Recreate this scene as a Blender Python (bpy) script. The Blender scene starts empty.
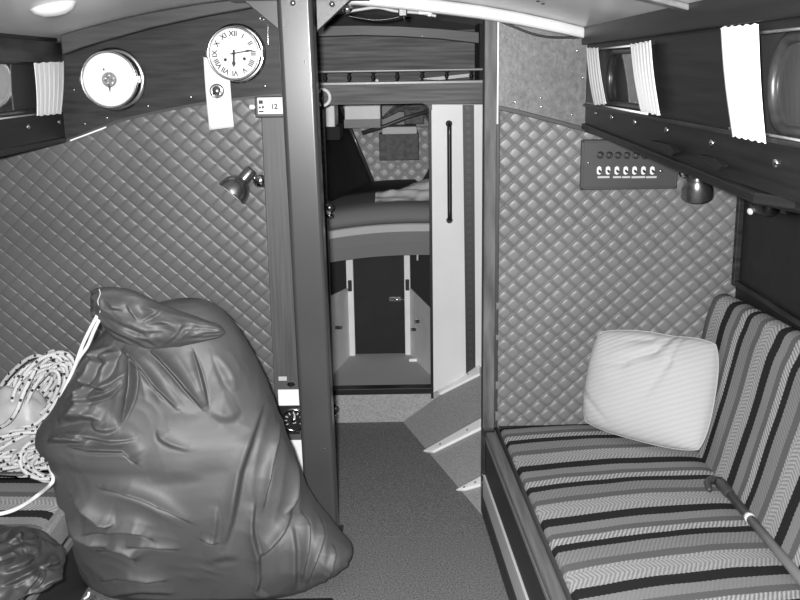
import bpy, bmesh, math, random
import numpy as np
from mathutils import Vector, Matrix, noise
random.seed(7)
PI = math.pi
scn = bpy.context.scene
COL = scn.collection

# ------------------------------------------------------------------ camera
FPX = 960.0
PT, RO = math.radians(13.5), math.radians(0.9)
EYE = Vector((0, 0, 1.65))
cf = Vector((0, math.cos(PT), -math.sin(PT)))
_r0 = Vector((1, 0, 0)); _u0 = Vector((0, math.sin(PT), math.cos(PT)))
cr = _r0*math.cos(RO) - _u0*math.sin(RO)
cu = _u0*math.cos(RO) + _r0*math.sin(RO)
cam = bpy.data.cameras.new('camera'); co = bpy.data.objects.new('camera', cam); COL.objects.link(co)
cam.sensor_width = 36; cam.lens = FPX/800*36; cam.clip_start = .02
m = Matrix.Identity(4)
for i in range(3):
    m[i][0] = cr[i]; m[i][1] = cu[i]; m[i][2] = -cf[i]; m[i][3] = EYE[i]
co.matrix_world = m
scn.camera = co

# survey: where a sight line meets a known plane of the cabin
def ray(x, y): return cf*FPX + cr*(x-400) + cu*(300-y)
def PY(x, y, Y): d = ray(x, y); return EYE + d*(Y/d.y)
def PZ(x, y, z): d = ray(x, y); return EYE + d*((z-EYE.z)/d.z)
def PX(x, y, X): d = ray(x, y); return EYE + d*(X/d.x)
def PP(x, y, A, N): d = ray(x, y); return EYE + d*((Vector(A)-EYE).dot(N)/d.dot(N))

# ------------------------------------------------------------------ materials
def mat(name, c, rough=.5, metal=0, var=None, bump=None, wood=None, coat=0, spec=.5, coord='Object'):
    M = bpy.data.materials.new(name); M.use_nodes = True
    nt = M.node_tree; b = nt.nodes['Principled BSDF']; L = nt.links.new
    b.inputs['Base Color'].default_value = (c, c, c, 1)
    b.inputs['Roughness'].default_value = rough; b.inputs['Metallic'].default_value = metal
    b.inputs['Coat Weight'].default_value = coat; b.inputs['Coat Roughness'].default_value = .15
    b.inputs['Specular IOR Level'].default_value = spec
    tc = nt.nodes.new('ShaderNodeTexCoord')
    def noisenode(scale, detail, stretch=None):
        n = nt.nodes.new('ShaderNodeTexNoise'); n.inputs['Scale'].default_value = scale; n.inputs['Detail'].default_value = detail
        if stretch:
            mp = nt.nodes.new('ShaderNodeMapping'); mp.inputs['Scale'].default_value = stretch
            L(tc.outputs[coord], mp.inputs['Vector']); L(mp.outputs[0], n.inputs['Vector'])
        else: L(tc.outputs[coord], n.inputs['Vector'])
        return n
    if var or wood:
        n = noisenode(*(var[:1] if var else (wood[0],)), 5, None if var else wood[2])
        amt = var[1] if var else wood[1]
        r = nt.nodes.new('ShaderNodeMapRange')
        r.inputs['From Min'].default_value = .3; r.inputs['From Max'].default_value = .7
        r.inputs['To Min'].default_value = c*(1-amt); r.inputs['To Max'].default_value = c*(1+amt)
        L(n.outputs['Fac'], r.inputs['Value']); L(r.outputs[0], b.inputs['Base Color'])
    if bump:
        n = noisenode(bump[0], 4); bp = nt.nodes.new('ShaderNodeBump')
        bp.inputs['Strength'].default_value = bump[1]; bp.inputs['Distance'].default_value = bump[2] if len(bump) > 2 else .003
        L(n.outputs['Fac'], bp.inputs['Height']); L(bp.outputs[0], b.inputs['Normal'])
    return M

M = {}
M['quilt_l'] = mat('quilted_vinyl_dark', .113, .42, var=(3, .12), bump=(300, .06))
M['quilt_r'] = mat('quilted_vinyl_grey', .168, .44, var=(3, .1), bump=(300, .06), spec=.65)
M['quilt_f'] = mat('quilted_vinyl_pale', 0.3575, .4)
M['wood_dark'] = mat('dark_varnished_wood', .028, .42, wood=(6, .5, (1, 1, 9)), spec=.2)
M['wood_deep'] = mat('deep_brown_wood', .015, .45, wood=(6, .4, (1, .4, 9)), spec=.28)
M['wood_mid'] = mat('brown_wood', 0.091, .4, wood=(5, .3, (12, 12, .7)))
M['wood_beam'] = mat('beam_wood', .045, .45, wood=(5, .35, (.8, 12, 12)), spec=.4)
M['wood_header'] = mat('header_wood', .15, .55, wood=(5, .45, (.7, 10, 14)), spec=.12)
M['wood_jamb'] = mat('worn_jamb_wood', .105, .5, wood=(4, .55, (8, 8, 1.2)), spec=.25)
M['wood_plank'] = mat('plank_wood', 0.075, .45, wood=(4, .25, (30, 30, 1)))
M['wood_board'] = mat('settee_board_wood', 0.1615, .4, wood=(4, .3, (24, 1.0, 24)))
M['board_edge'] = mat('board_edge_wood', 0.225, .35)
M['post'] = mat('grey_painted_post', .058, .30, var=(5, .08), coat=.35)
M['post_dark'] = mat('dark_painted_steel', 0.0385, .4)
M['carpet'] = mat('dark_carpet', 0.184, .95, var=(170, .55), bump=(220, .6, .004), spec=.1)
M['carpet_l'] = mat('hull_carpet', 0.355, .95, var=(160, .25), bump=(200, .4, .003), spec=.1)
M['white'] = mat('white_paint', 0.72, .4, var=(4, .05))
M['white2'] = mat('white_batten_paint', 0.98, .4)
M['cream'] = mat('cream_paint', 0.775, .45, var=(6, .08))
M['shelfwood'] = mat('shelf_panel_wood', .115, .55, wood=(5, .5, (.7, 10, 14)), spec=.12)
M['carpet_f'] = mat('fore_carpet', .42, .95, var=(160, .2), bump=(200, .4, .003), spec=.1)
M['deck'] = mat('painted_deckhead', .82, .3, var=(2.5, .1), coat=.2)
M['beam_w'] = mat('pale_beam_paint', 0.5616, .32, var=(5, .1))
M['mottle'] = mat('mottled_panel', .125, .38, var=(45, .28), bump=(90, .25), spec=.35)
M['curtain'] = mat('white_curtain_cloth', .93, .8, spec=.2)
M['brass'] = mat('polished_brass_grey', .55, .2, metal=1)
M['chrome'] = mat('chrome', .75, .12, metal=1)
M['lampm'] = mat('lamp_bronze', .30, .27, metal=.92)
M['ivory'] = mat('dial_enamel', .82, .4)
M['black'] = mat('black_plastic', .015, .35)
M['ink'] = mat('dial_ink', .02, .6)
M['greyink'] = mat('grey_dial_ink', .4, .6)
M['paper'] = mat('white_paper', .88, .7)
M['glass'] = mat('dark_port_glass', .05, .06, spec=.8)
M['portframe'] = mat('bronze_port_frame', 0.07, .35, metal=.6, var=(30, .3))
M['winback'] = mat('window_backing', 0.03, .5, var=(6, .2))
M['panel'] = mat('grey_panel_plate', 0.0595, .4)
M['panelface'] = mat('locker_front_paint', 0.619, .5)
M['kick'] = mat('dark_kick', .03, .5)
M['dark'] = mat('dark_lining', 0.0135, .6, var=(25, .3))
M['void'] = mat('near_black_matt', .012, .8)  # near black; among its uses, sheets that stand for shade in gaps
M['doorfd'] = mat('dark_forepeak_door', .015, .6, var=(8, .2), spec=.3)
M['matt'] = mat('mattress_cloth', 0.1904, .8, bump=(250, .2), spec=.2)
M['mattband'] = mat('mattress_band_cloth', 0.4725, .7, spec=.2)
M['bag'] = mat('nylon_sail_bag', .112, .58, metal=.3, var=(4, .06), bump=(60, .10, .004))
M['bag2'] = mat('dark_nylon', .065, .52, metal=.3)
M['whitebag'] = mat('white_plastic_sack', .40, .45)
M['cord'] = mat('white_cord', .9, .7)
M['gear'] = mat('stowed_gear', 0.088, .6, var=(40, .5))
M['pole'] = mat('varnished_pole', .20, .4)
M['tweed'] = mat('grey_tweed', 0.286, .95, var=(260, .35), bump=(300, .4), spec=.1)
M['lens'] = mat('opal_lamp_lens', .95, .3)
M['label'] = mat('pale_label', 0.525, .5)

def pillow_mat():
    m_ = mat('cream_ribbed_cotton', .68, .9, spec=.15)
    nt = m_.node_tree; b = nt.nodes['Principled BSDF']; L = nt.links.new
    tc = nt.nodes.new('ShaderNodeTexCoord')
    mp = nt.nodes.new('ShaderNodeMapping'); mp.inputs['Rotation'].default_value = (0, 0, math.radians(-30))
    w = nt.nodes.new('ShaderNodeTexWave'); w.bands_direction = 'Y'; w.inputs['Scale'].default_value = 7.5; w.inputs['Distortion'].default_value = .8
    w.inputs['Detail'].default_value = 1
    L(tc.outputs['UV'], mp.inputs['Vector']); L(mp.outputs[0], w.inputs['Vector'])
    r = nt.nodes.new('ShaderNodeMapRange'); r.inputs['To Min'].default_value = .475; r.inputs['To Max'].default_value = .515
    L(w.outputs['Fac'], r.inputs['Value']); L(r.outputs[0], b.inputs['Base Color'])
    bp = nt.nodes.new('ShaderNodeBump'); bp.inputs['Strength'].default_value = .25; bp.inputs['Distance'].default_value = .003
    L(w.outputs['Fac'], bp.inputs['Height']); L(bp.outputs[0], b.inputs['Normal'])
    return m_
M['pillow'] = pillow_mat()

def stripe_mat(name, phase, ripple=True):
    """woven upholstery: u in metres along a stripe, v in metres across the stripes, period .395 m"""
    m_ = bpy.data.materials.new(name); m_.use_nodes = True
    nt = m_.node_tree; b = nt.nodes['Principled BSDF']; L = nt.links.new
    b.inputs['Roughness'].default_value = .9; b.inputs['Specular IOR Level'].default_value = .15
    def N(t): return nt.nodes.new('ShaderNode'+t)
    def math_(op, a, c=None, d=None):
        n = N('Math'); n.operation = op
        for i, v in enumerate((a, c, d)):
            if v is None: continue
            if isinstance(v, (int, float)): n.inputs[i].default_value = v
            else: L(v, n.inputs[i])
        return n.outputs[0]
    tc = N('TexCoord'); sx = N('SeparateXYZ'); L(tc.outputs['UV'], sx.inputs[0])
    u, v = sx.outputs[0], sx.outputs[1]
    ns = N('TexNoise'); ns.inputs['Scale'].default_value = 6; ns.inputs['Detail'].default_value = 1; L(tc.outputs['UV'], ns.inputs['Vector'])
    v2 = math_('ADD', v, math_('MULTIPLY', math_('SUBTRACT', ns.outputs['Fac'], .5), .014))
    tooth = math_('MULTIPLY', math_('ABSOLUTE', math_('SUBTRACT', math_('FRACT', math_('MULTIPLY', u, 70)), .5)), .006)
    v3 = math_('ADD', v2, tooth)
    fr = math_('FRACT', math_('ADD', math_('DIVIDE', v3, .395), phase))
    def ramp(stops):
        r = N('ValToRGB'); r.color_ramp.interpolation = 'CONSTANT'
        e = r.color_ramp.elements
        while len(e) > 1: e.remove(e[-1])
        e[0].position = 0; e[0].color = (stops[0][1],)*3+(1,)
        for p, c in stops[1:]:
            k = e.new(p); k.color = (c,)*3+(1,)
        L(fr, r.inputs[0]); return r.outputs[0]
    LT, BK, GR, DG, WH = .42, .024, .265, .14, .47
    base = ramp([(0, LT), (.195, BK), (.315, GR), (.435, DG), (.515, WH), (.61, BK), (.70, GR), (.865, DG), (.955, LT)])
    amp = ramp([(0, .5), (.195, 0), (.315, .12), (.435, 0), (.515, .7), (.61, 0), (.70, .3), (.865, 0), (.955, .5)])
    # herringbone: slanted short bars, the slant turning over in the middle of the wide pale stripe
    zig = math_('ABSOLUTE', math_('SUBTRACT', fr, .09))
    ang = math_('ADD', math_('MULTIPLY', u, 2*PI/.0125), math_('MULTIPLY', zig, 2*PI*14))
    s = math_('SUBTRACT', math_('MULTIPLY', math_('SINE', ang), .5), .25)
    mod = math_('MULTIPLY_ADD', s, amp, 1.0)
    fine = N('TexNoise'); fine.inputs['Scale'].default_value = 420; L(tc.outputs['UV'], fine.inputs['Vector'])
    mod2 = math_('MULTIPLY', mod, math_('MULTIPLY_ADD', fine.outputs['Fac'], .6, .7))
    val = math_('MULTIPLY', base, mod2)
    L(val, b.inputs['Base Color'])
    bp = N('Bump'); bp.inputs['Strength'].default_value = .35; bp.inputs['Distance'].default_value = .003
    L(mod2, bp.inputs['Height']); L(bp.outputs[0], b.inputs['Normal'])
    return m_

def rope_mat():
    m_ = mat('flecked_rope', .62, .8, spec=.2)
    nt = m_.node_tree; b = nt.nodes['Principled BSDF']; L = nt.links.new
    tc = nt.nodes.new('ShaderNodeTexCoord'); sx = nt.nodes.new('ShaderNodeSeparateXYZ'); L(tc.outputs['UV'], sx.inputs[0])
    def math_(op, a, c=None, d=None):
        n = nt.nodes.new('ShaderNodeMath'); n.operation = op
        for i, v in enumerate((a, c, d)):
            if v is None: continue
            if isinstance(v, (int, float)): n.inputs[i].default_value = v
            else: L(v, n.inputs[i])
        return n.outputs[0]
    u, v = sx.outputs[0], sx.outputs[1]
    fu = math_('FRACT', math_('MULTIPLY', u, 1/.034)); fv = math_('FRACT', math_('ADD', math_('MULTIPLY', v, 2), math_('MULTIPLY', math_('FLOOR', math_('MULTIPLY', u, 1/.034)), .5)))
    d = math_('MULTIPLY', math_('LESS_THAN', fu, .27), math_('LESS_THAN', fv, .42))
    L(math_('MULTIPLY_ADD', d, -.59, .62), b.inputs['Base Color'])
    w = math_('SINE', math_('ADD', math_('MULTIPLY', u, 2*PI/.007), math_('MULTIPLY', v, 2*PI*2)))
    bp = nt.nodes.new('ShaderNodeBump'); bp.inputs['Strength'].default_value = .35; bp.inputs['Distance'].default_value = .002
    L(w, bp.inputs['Height']); L(bp.outputs[0], b.inputs['Normal'])
    return m_
M['rope'] = rope_mat()

# ------------------------------------------------------------------ mesh helpers
def base_of(p):
    v = Vector((0, 0, 0))
    while p is not None: v = v + p.location; p = p.parent
    return v
def tag(o, label=None, cat=None, group=None, kind=None):
    if label: o['label'] = label
    if cat: o['category'] = cat
    if group: o['group'] = group
    if kind: o['kind'] = kind
    return o
def thing(name, loc, label, cat, group=None, kind=None):
    o = bpy.data.objects.new(name, None); o.empty_display_size = .05; COL.objects.link(o); o.location = loc
    return tag(o, label, cat, group, kind)
def obj(name, geo, m_, parent=None, smooth=False, bevel=0, label=None, solid=0, uv=None, sub=0, recalc=True):
    vs, fs = geo[0], geo[1]
    off = base_of(parent)
    me = bpy.data.meshes.new(name)
    if parent is None and len(vs):
        a = np.array([tuple(v) for v in vs]); c = (a.min(0)+a.max(0))/2; off = Vector((c[0], c[1], a[:, 2].min()))
    me.from_pydata([tuple(Vector(v)-off) for v in vs], [], [tuple(f) for f in fs])
    if uv is None and len(geo) > 2: uv = geo[2]
    if uv is not None:
        l = me.uv_layers.new(name='UVMap')
        for p in me.polygons:
            for k, li in enumerate(p.loop_indices):
                q = uv[p.index][k] if isinstance(uv, dict) else uv[me.loops[li].vertex_index]
                l.data[li].uv = q
    if recalc:
        bm = bmesh.new(); bm.from_mesh(me); bmesh.ops.recalc_face_normals(bm, faces=bm.faces); bm.to_mesh(me); bm.free()
    if smooth:
        for p in me.polygons: p.use_smooth = True
    me.materials.append(M[m_] if isinstance(m_, str) else m_)
    o = bpy.data.objects.new(name, me); COL.objects.link(o)
    if parent is not None: o.parent = parent
    else: o.location = off
    if solid:
        s = o.modifiers.new('solid', 'SOLIDIFY'); s.thickness = solid; s.offset = 0
    if bevel:
        bv = o.modifiers.new('bevel', 'BEVEL'); bv.width = bevel; bv.segments = 2; bv.limit_method = 'ANGLE'; bv.angle_limit = .6
    if sub:
        sb = o.modifiers.new('sub', 'SUBSURF'); sb.levels = sub; sb.render_levels = sub
    if label: o['label'] = label
    return o
def join(*gs):
    V, Fc = [], []
    for g in gs:
        n = len(V); V += list(g[0]); Fc += [tuple(i+n for i in f) for f in g[1]]
    return V, Fc
def boxg(lo, hi):
    x0, y0, z0 = lo; x1, y1, z1 = hi
    v = [(x0, y0, z0), (x1, y0, z0), (x1, y1, z0), (x0, y1, z0), (x0, y0, z1), (x1, y0, z1), (x1, y1, z1), (x0, y1, z1)]
    return v, [(3, 2, 1, 0), (4, 5, 6, 7), (0, 1, 5, 4), (1, 2, 6, 5), (2, 3, 7, 6), (3, 0, 4, 7)]
def prism(pts, vec):
    n = len(pts); vec = Vector(vec)
    v = [Vector(p) for p in pts] + [Vector(p)+vec for p in pts]
    f = [tuple(range(n)), tuple(range(2*n-1, n-1, -1))] + [(i, (i+1) % n, (i+1) % n+n, i+n) for i in range(n)]
    return v, f
def strip_prism(top, bot, vec):
    """a long curved board given its upper and lower edge lines, split in quads"""
    n = len(top); vec = Vector(vec); V = []; Fc = []
    for a, b in zip(top, bot):
        a = Vector(a); b = Vector(b); V += [a, b, a+vec, b+vec]
    for i in range(n-1):
        k = 4*i; q = k+4
        Fc += [(k, k+1, q+1, q), (k+2, q+2, q+3, k+3), (k, q, q+2, k+2), (k+1, k+3, q+3, q+1)]
    Fc += [(0, 2, 3, 1), (4*n-4, 4*n-3, 4*n-1, 4*n-2)]
    return V, Fc
def tubeg(path, r, n=8, closed=False, uvs=False):
    P = [Vector(p) for p in path]; N = len(P); V = []; Fc = []; UV = {}
    T = []
    for i in range(N):
        a = P[i-1] if (i > 0 or closed) else P[i]; b = P[(i+1) % N] if (i < N-1 or closed) else P[i]
        T.append((b-a).normalized())
    up = T[0].orthogonal().normalized(); lens = [0]
    for i in range(N):
        if i: lens.append(lens[-1]+(P[i]-P[i-1]).length)
        up = (up - T[i]*up.dot(T[i])).normalized(); sd = T[i].cross(up)
        rr = r[i] if isinstance(r, (list, tuple)) else r
        for k in range(n):
            a = 2*PI*k/n; V.append(P[i]+(up*math.cos(a)+sd*math.sin(a))*rr)
    L_ = N if closed else N-1
    for i in range(L_):
        j = (i+1) % N
        for k in range(n):
            k2 = (k+1) % n
            l0 = lens[i]; l1 = lens[i+1] if i+1 < N else lens[-1]+(P[0]-P[-1]).length
            UV[len(Fc)] = [(l0, k/n), (l0, (k+1)/n), (l1, (k+1)/n), (l1, k/n)]
            Fc.append((i*n+k, i*n+k2, j*n+k2, j*n+k))
    if not closed:
        for e, rv in ((0, True), (N-1, False)):
            f = tuple(e*n+k for k in (range(n-1, -1, -1) if rv else range(n)))
            UV[len(Fc)] = [(0, .9)]*n; Fc.append(f)
    return (V, Fc, UV) if uvs else (V, Fc)
def latheg(prof, org, axis, n=32):
    """prof: (radius, distance along axis)"""
    org = Vector(org); ax = Vector(axis).normalized(); a = ax.orthogonal().normalized(); b = ax.cross(a)
    V, Fc = [], []
    for r, h in prof:
        for k in range(n):
            t = 2*PI*k/n; V.append(org+ax*h+(a*math.cos(t)+b*math.sin(t))*max(r, 1e-5))
    for i in range(len(prof)-1):
        for k in range(n):
            k2 = (k+1) % n; Fc.append((i*n+k, i*n+k2, (i+1)*n+k2, (i+1)*n+k))
    return V, Fc
def gridg(fn, nu, nv):
    V = []; UV = []; Fc = []
    for j in range(nv+1):
        for i in range(nu+1):
            V.append(fn(i/nu, j/nv)); UV.append((i/nu, j/nv))
    for j in range(nv):
        for i in range(nu):
            a = j*(nu+1)+i; Fc.append((a, a+1, a+nu+2, a+nu+1))
    return V, Fc, UV
def lerp(a, b, t): return a+(b-a)*t
def curvept(pts, t):
    """smooth Catmull-Rom through pts, t 0..1"""
    n = len(pts)-1; s = min(max(t, 0), 1)*n; i = min(int(s), n-1); f = s-i
    p0 = Vector(pts[max(i-1, 0)]); p1 = Vector(pts[i]); p2 = Vector(pts[i+1]); p3 = Vector(pts[min(i+2, n)])
    return .5*((2*p1)+(p2-p0)*f+(2*p0-5*p1+4*p2-p3)*f*f+(3*p1-p0-3*p2+p3)*f**3)
def path(pts, n): return [curvept(pts, i/n) for i in range(n+1)]
def dome(p, axis, r, h, n=14):
    return latheg([(r, 0), (r, h*.35), (r*.75, h*.8), (r*.35, h), (0, h*1.02)], p, axis, n)
def textgeo(s, size, org, xdir=(1, 0, 0), ydir=(0, 0, 1), lift=.0006):
    c = bpy.data.curves.new('t', 'FONT'); c.body = s; c.size = size; c.align_x = 'CENTER'; c.align_y = 'CENTER'; c.offset = size*.03
    o = bpy.data.objects.new('t', c); COL.objects.link(o)
    dg = bpy.context.evaluated_depsgraph_get(); dg.update()
    me = bpy.data.meshes.new_from_object(o.evaluated_get(dg))
    X = Vector(xdir).normalized(); Y_ = Vector(ydir).normalized(); N = X.cross(Y_)
    V = [Vector(org)+X*v.co.x+Y_*v.co.y+N*lift for v in me.vertices]; Fc = [tuple(p.vertices) for p in me.polygons]
    bpy.data.objects.remove(o); bpy.data.curves.remove(c); bpy.data.meshes.remove(me)
    return V, Fc

BK = 3.42                      # the main bulkhead's face
S = 'structure'
def struct(name, geo, m_, label, cat, **k):
    return tag(obj(name, geo, m_, **k), label, cat, kind=S)
def swap(geo): return geo

# ------------------------------------------------------------------ floor, hull sides, ceiling
HA, HB, HC = Vector((.005, 4.36, 0)), Vector((.296, 3.36, 0)), Vector((.385, 4.36, .28))
HN = (HB-HA).cross(HC-HA).normalized()
struct('floor_aft', boxg((-1.8, .6, -.04), (1.3, 3.187, .0012)), 'carpet', 'speckled grey carpet nearest the camera, aft of the seam', 'floor')
struct('floor', boxg((-1.8, 3.190, -.04), (1.3, 4.36, 0)), 'carpet', 'dark grey speckled carpet on the cabin sole', 'floor')
hd = (HB-HA)
def hullpt(t, w):               # t along the foot line from aft to forward, w up the slope
    up = (HC-HA)
    return HB - hd*t*1.0 + up*w
q = [HB+hd*.02, HA-hd*.05, HA-hd*.05+(HC-HA)*1.25, HB-hd*.11+(HC-HA)*.44]
struct('floor_hull_side', prism(q, (0, 0, -.02)), 'carpet_l', 'pale carpeted hull side sloping up beside the passage floor', 'hull side')
def batten(name, pts, label):
    w = [PP(x, y, HA+HN*(-.0 if HN.z < 0 else .0), HN) for x, y in pts]
    nn = HN if HN.z > 0 else -HN
    b = thing(name, w[0], label, 'batten', 'white battens across the hull side', S)
    obj('strip', prism([p+nn*.001 for p in w], nn*.015), 'white2', b, bevel=.006)
    for t in (.25, .75):
        c = lerp(lerp(w[0], w[3], .5), lerp(w[1], w[2], .5), t)+nn*.0155
        obj('screw', dome(c, nn, .005, .002, 8), 'black', b)
batten('trim_1', [(433, 391), (481, 365), (481, 376), (441, 396)], 'white batten on the carpet at the foot of the white locker door')
batten('trim_2', [(424, 453), (483, 420), (483, 430), (434, 454)], 'white batten across the sloping carpet, middle of the three')
batten('trim_3', [(457, 492), (483, 478), (483, 487), (465, 492)], 'white batten across the sloping carpet, nearest the camera')

def zc(x): return 1.90-.125*((x+.25)/.9)**2
def ceilf(u, v):
    x = lerp(-1.25, .75, u); y = lerp(.9, 6.4, v); return Vector((x, y, zc(x)))
g = gridg(ceilf, 40, 4)
struct('ceiling', (g[0]+[v+Vector((0, 0, .03)) for v in g[0]], g[1]+[tuple(i+len(g[0]) for i in f[::-1]) for f in g[1]]), 'deck',
       'painted cambered underside of the deck', 'ceiling', smooth=True, recalc=False)

# ------------------------------------------------------------------ main bulkhead, quilted
def quilt(x0, x1, z0, z1, Y, W, H, ox, oz, A=.009, per=8, ex=.42):
    """diamond quilting: one mesh whose grid runs along the two stitching directions"""
    # p = x/W + z/H, q = x/W - z/H ; seams where p or q is a whole number
    cs = [((x-ox)/W+(z-oz)/H, (x-ox)/W-(z-oz)/H) for x in (x0, x1) for z in (z0, z1)]
    p0 = math.floor(min(c[0] for c in cs)); p1 = math.ceil(max(c[0] for c in cs)); q0 = math.floor(min(c[1] for c in cs)); q1 = math.ceil(max(c[1] for c in cs))
    fr = [0, .04, .09, .16, .26, .38, .5, .62, .74, .84, .91, .96]
    ps = [p+f for p in range(p0, p1) for f in fr]+[p1]; qs = [q+f for q in range(q0, q1) for f in fr]+[q1]
    Pm, Qm = np.meshgrid(np.array(ps), np.array(qs))
    X = ox+W*(Pm+Qm)/2; Z = oz+H*(Pm-Qm)/2
    inside = (X > x0) & (X < x1) & (Z > z0) & (Z < z1)
    t = np.abs(np.sin(PI*Pm))*np.abs(np.sin(PI*Qm)); h = A*(1-(1-t)**3)**ex
    h = h*(.85+.22*np.sin(X*7.3+Z*5.1)*np.sin(X*3.1-Z*9.7)+.12*np.sin(np.floor(Pm)*12.9+np.floor(Qm)*78.2))
    h = h+.004*np.sin(X*4.1+1)*np.sin(Z*3.3)
    X = np.clip(X, x0, x1); Z = np.clip(Z, z0, z1)
    n0, n1 = Pm.shape
    V = [Vector((X[j, i], Y-h[j, i], Z[j, i])) for j in range(n0) for i in range(n1)]; Fc = []
    for j in range(n0-1):
        for i in range(n1-1):
            if inside[j, i] or inside[j, i+1] or inside[j+1, i] or inside[j+1, i+1]:
                k = j*n1+i; Fc.append((k, k+n1, k+n1+1, k+1))
    used = sorted({i for f in Fc for i in f}); mp_ = {u: i for i, u in enumerate(used)}
    V = [V[u] for u in used]; Fc = [tuple(mp_[i] for i in f) for f in Fc]
    bx = boxg((x0, Y+.004, z0), (x1, Y+.03, z1)); n = len(V)
    return V+list(bx[0]), Fc+[tuple(i+n for i in f) for f in bx[1]]
r0 = PY(505.6, 188, BK)
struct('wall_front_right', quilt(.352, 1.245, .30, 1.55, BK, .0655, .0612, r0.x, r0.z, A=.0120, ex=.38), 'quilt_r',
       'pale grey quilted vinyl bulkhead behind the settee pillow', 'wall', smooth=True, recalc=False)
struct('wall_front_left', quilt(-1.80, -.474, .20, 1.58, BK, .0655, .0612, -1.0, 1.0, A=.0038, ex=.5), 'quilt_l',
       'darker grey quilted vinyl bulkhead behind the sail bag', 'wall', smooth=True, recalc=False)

# wood panel over the left quilt
Yp = BK-.022
bot = [PY(x, y, Yp) for x, y in ((58, 143), (75, 137), (95, 129), (120, 120), (155, 112), (190, 105), (225, 100), (262, 96), (300, 93))]
top = [Vector((p.x, Yp, zc(p.x)-.012)) for p in bot]
wl = struct('wall_front_left_upper', strip_prism(top, bot, (0, .03, 0)), 'wood_dark', 'dark varnished wood panel carrying the barometer and the clock', 'wall')
for x, y in ((85, 124), (107, 118), (148, 106), (191, 97), (265, 86), (74, 90), (280, 43), (282, 72)):
    obj('screw', dome(PY(x, y, Yp), (0, -1, 0), .0045, .003, 10), 'brass', wl, smooth=True)
tb = [p+Vector((0, -.001, -.001)) for p in bot]
tr = struct('trim_4', strip_prism([p+Vector((0, 0, .004)) for p in tb], [p-Vector((0, 0, .005)) for p in tb], (0, .012, 0)), 'wood_beam', 'narrow bead under the dark wood panel', 'trim')
pw = [PY(x, y, Yp-.004) for x, y in ((70, 140.5), (85, 135), (106, 127))]
obj('pale_edge', strip_prism([p+Vector((0, 0, .002)) for p in pw], [p-Vector((0, 0, .003)) for p in pw], (0, .004, 0)), 'paper', tr, label='chipped white stretch of the bead')

# mottled panel over the right quilt
rb = [PY(x, y, Yp) for x, y in ((494, 104.5), (520, 110), (555, 119), (592, 129))]
rt = [Vector((p.x, Yp, zc(p.x)-.01)) for p in rb]
wr = struct('wall_front_right_upper', strip_prism(rt, rb, (0, .03, 0)), 'mottle', 'mottled grey painted panel above the right quilting', 'wall')
for x, y in ((577, 51), (583, 78), (586, 103), (572, 115), (541, 98), (515, 102), (541, 107)):
    obj('screw', dome(PY(x, y, Yp), (0, -1, 0), .0045, .003, 10), 'brass', wr, smooth=True)
struct('trim_5', strip_prism(rb, [p-Vector((0, 0, .016)) for p in rb], (0, .02, 0)), 'kick', 'dark strip under the mottled panel', 'trim', bevel=.002)
# jambs of the passage opening
struct('trim_25', boxg((.303, BK-.03, 0), (.346, BK+.05, .335)), 'wood_dark', 'lower length of the right jamb below the settee edge, shade put into its dark wood', 'door jamb', bevel=.003)  # separate lower piece; its dark wood also carries the shade there
struct('trim_6', boxg((.303, BK-.03, .335), (.346, BK+.05, zc(.32)-.005)), 'wood_jamb', 'worn pale wood jamb right of the passage opening', 'door jamb', bevel=.003)
struct('trim_26', boxg((.346, BK-.026, 1.46), (.352, BK-.018, 1.81)), 'cream', 'thin pale edge along the mottled panel beside the jamb', 'trim', bevel=.001)
struct('trim_7', boxg((.346, BK-.012, .30), (.360, BK+.02, 1.50)), 'kick', 'dark edging strip between the jamb and the right quilting', 'trim', bevel=.002)
struct('trim_8', boxg((-.474, BK-.018, 0), (-.36, BK+.05, 1.58)), 'wood_plank', 'wood plank between the left quilting and the mast post', 'door jamb', bevel=.003)
# deck beams along the bulkhead
bl = [PY(x, y, BK-.075) for x, y in ((62, 55), (80, 48), (110, 39), (150, 28), (200, 17), (250, 8), (300, 2))]
bt = [Vector((p.x, p.y, zc(p.x)-.001)) for p in bl]
struct('trim_9', strip_prism(bt, bl, (0, .075, 0)), 'wood_beam', 'wood deck beam over the clocks', 'beam', bevel=.004)
bl = [PY(x, y, BK-.075) for x, y in ((320, 2), (360, 5), (400, 9), (440, 13.5), (480, 18.5), (520, 25), (560, 33), (588, 39))]
bt = [Vector((p.x, p.y, zc(p.x)-.001)) for p in bl]
struct('trim_10', strip_prism(bt, bl, (0, .075, 0)), 'beam_w', 'pale painted deck beam over the passage and the mottled panel', 'beam', bevel=.008)

# ------------------------------------------------------------------ starboard side: windows, carlin, side deck, hull lining
XR = .655
def side(sgn, X, y0, y1, opens, mname):
    zt, zb, o0, o1 = 1.79, 1.428, 1.526, 1.706
    xa, xb = (X, X+.022) if sgn > 0 else (X-.022, X)
    gs = [boxg((xa, y0, o1), (xb, y1, zt)), boxg((xa, y0, zb), (xb, y1, o0))]
    ys = [y0]
    for a, b in opens: ys += [a, b]
    ys.append(y1)
    for i in range(0, len(ys), 2):
        if ys[i+1]-ys[i] > .003: gs.append(boxg((xa, ys[i], o0), (xb, ys[i+1], o1)))
    return join(*gs)
w = struct('wall_right', side(1, XR, .6, BK-.01, [(.9, 1.90), (2.53, 3.37)], ''), 'wood_deep', 'dark wood cabin side over the settee', 'wall')
for x, y in ((612, 117), (635, 122), (667, 130), (712, 143), (776, 163), (596, 113)):
    obj('screw_washer', dome(PX(x, y, XR), (-1, 0, 0), .0085 if x > 600 else .006, .005, 14), 'chrome', w, smooth=True)
struct('trim_11', boxg((XR-.022, .6, 1.722), (XR, BK-.03, 1.785)), 'wood_deep', 'dark carlin timber along the deck edge above the right windows', 'trim', bevel=.004)
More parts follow.
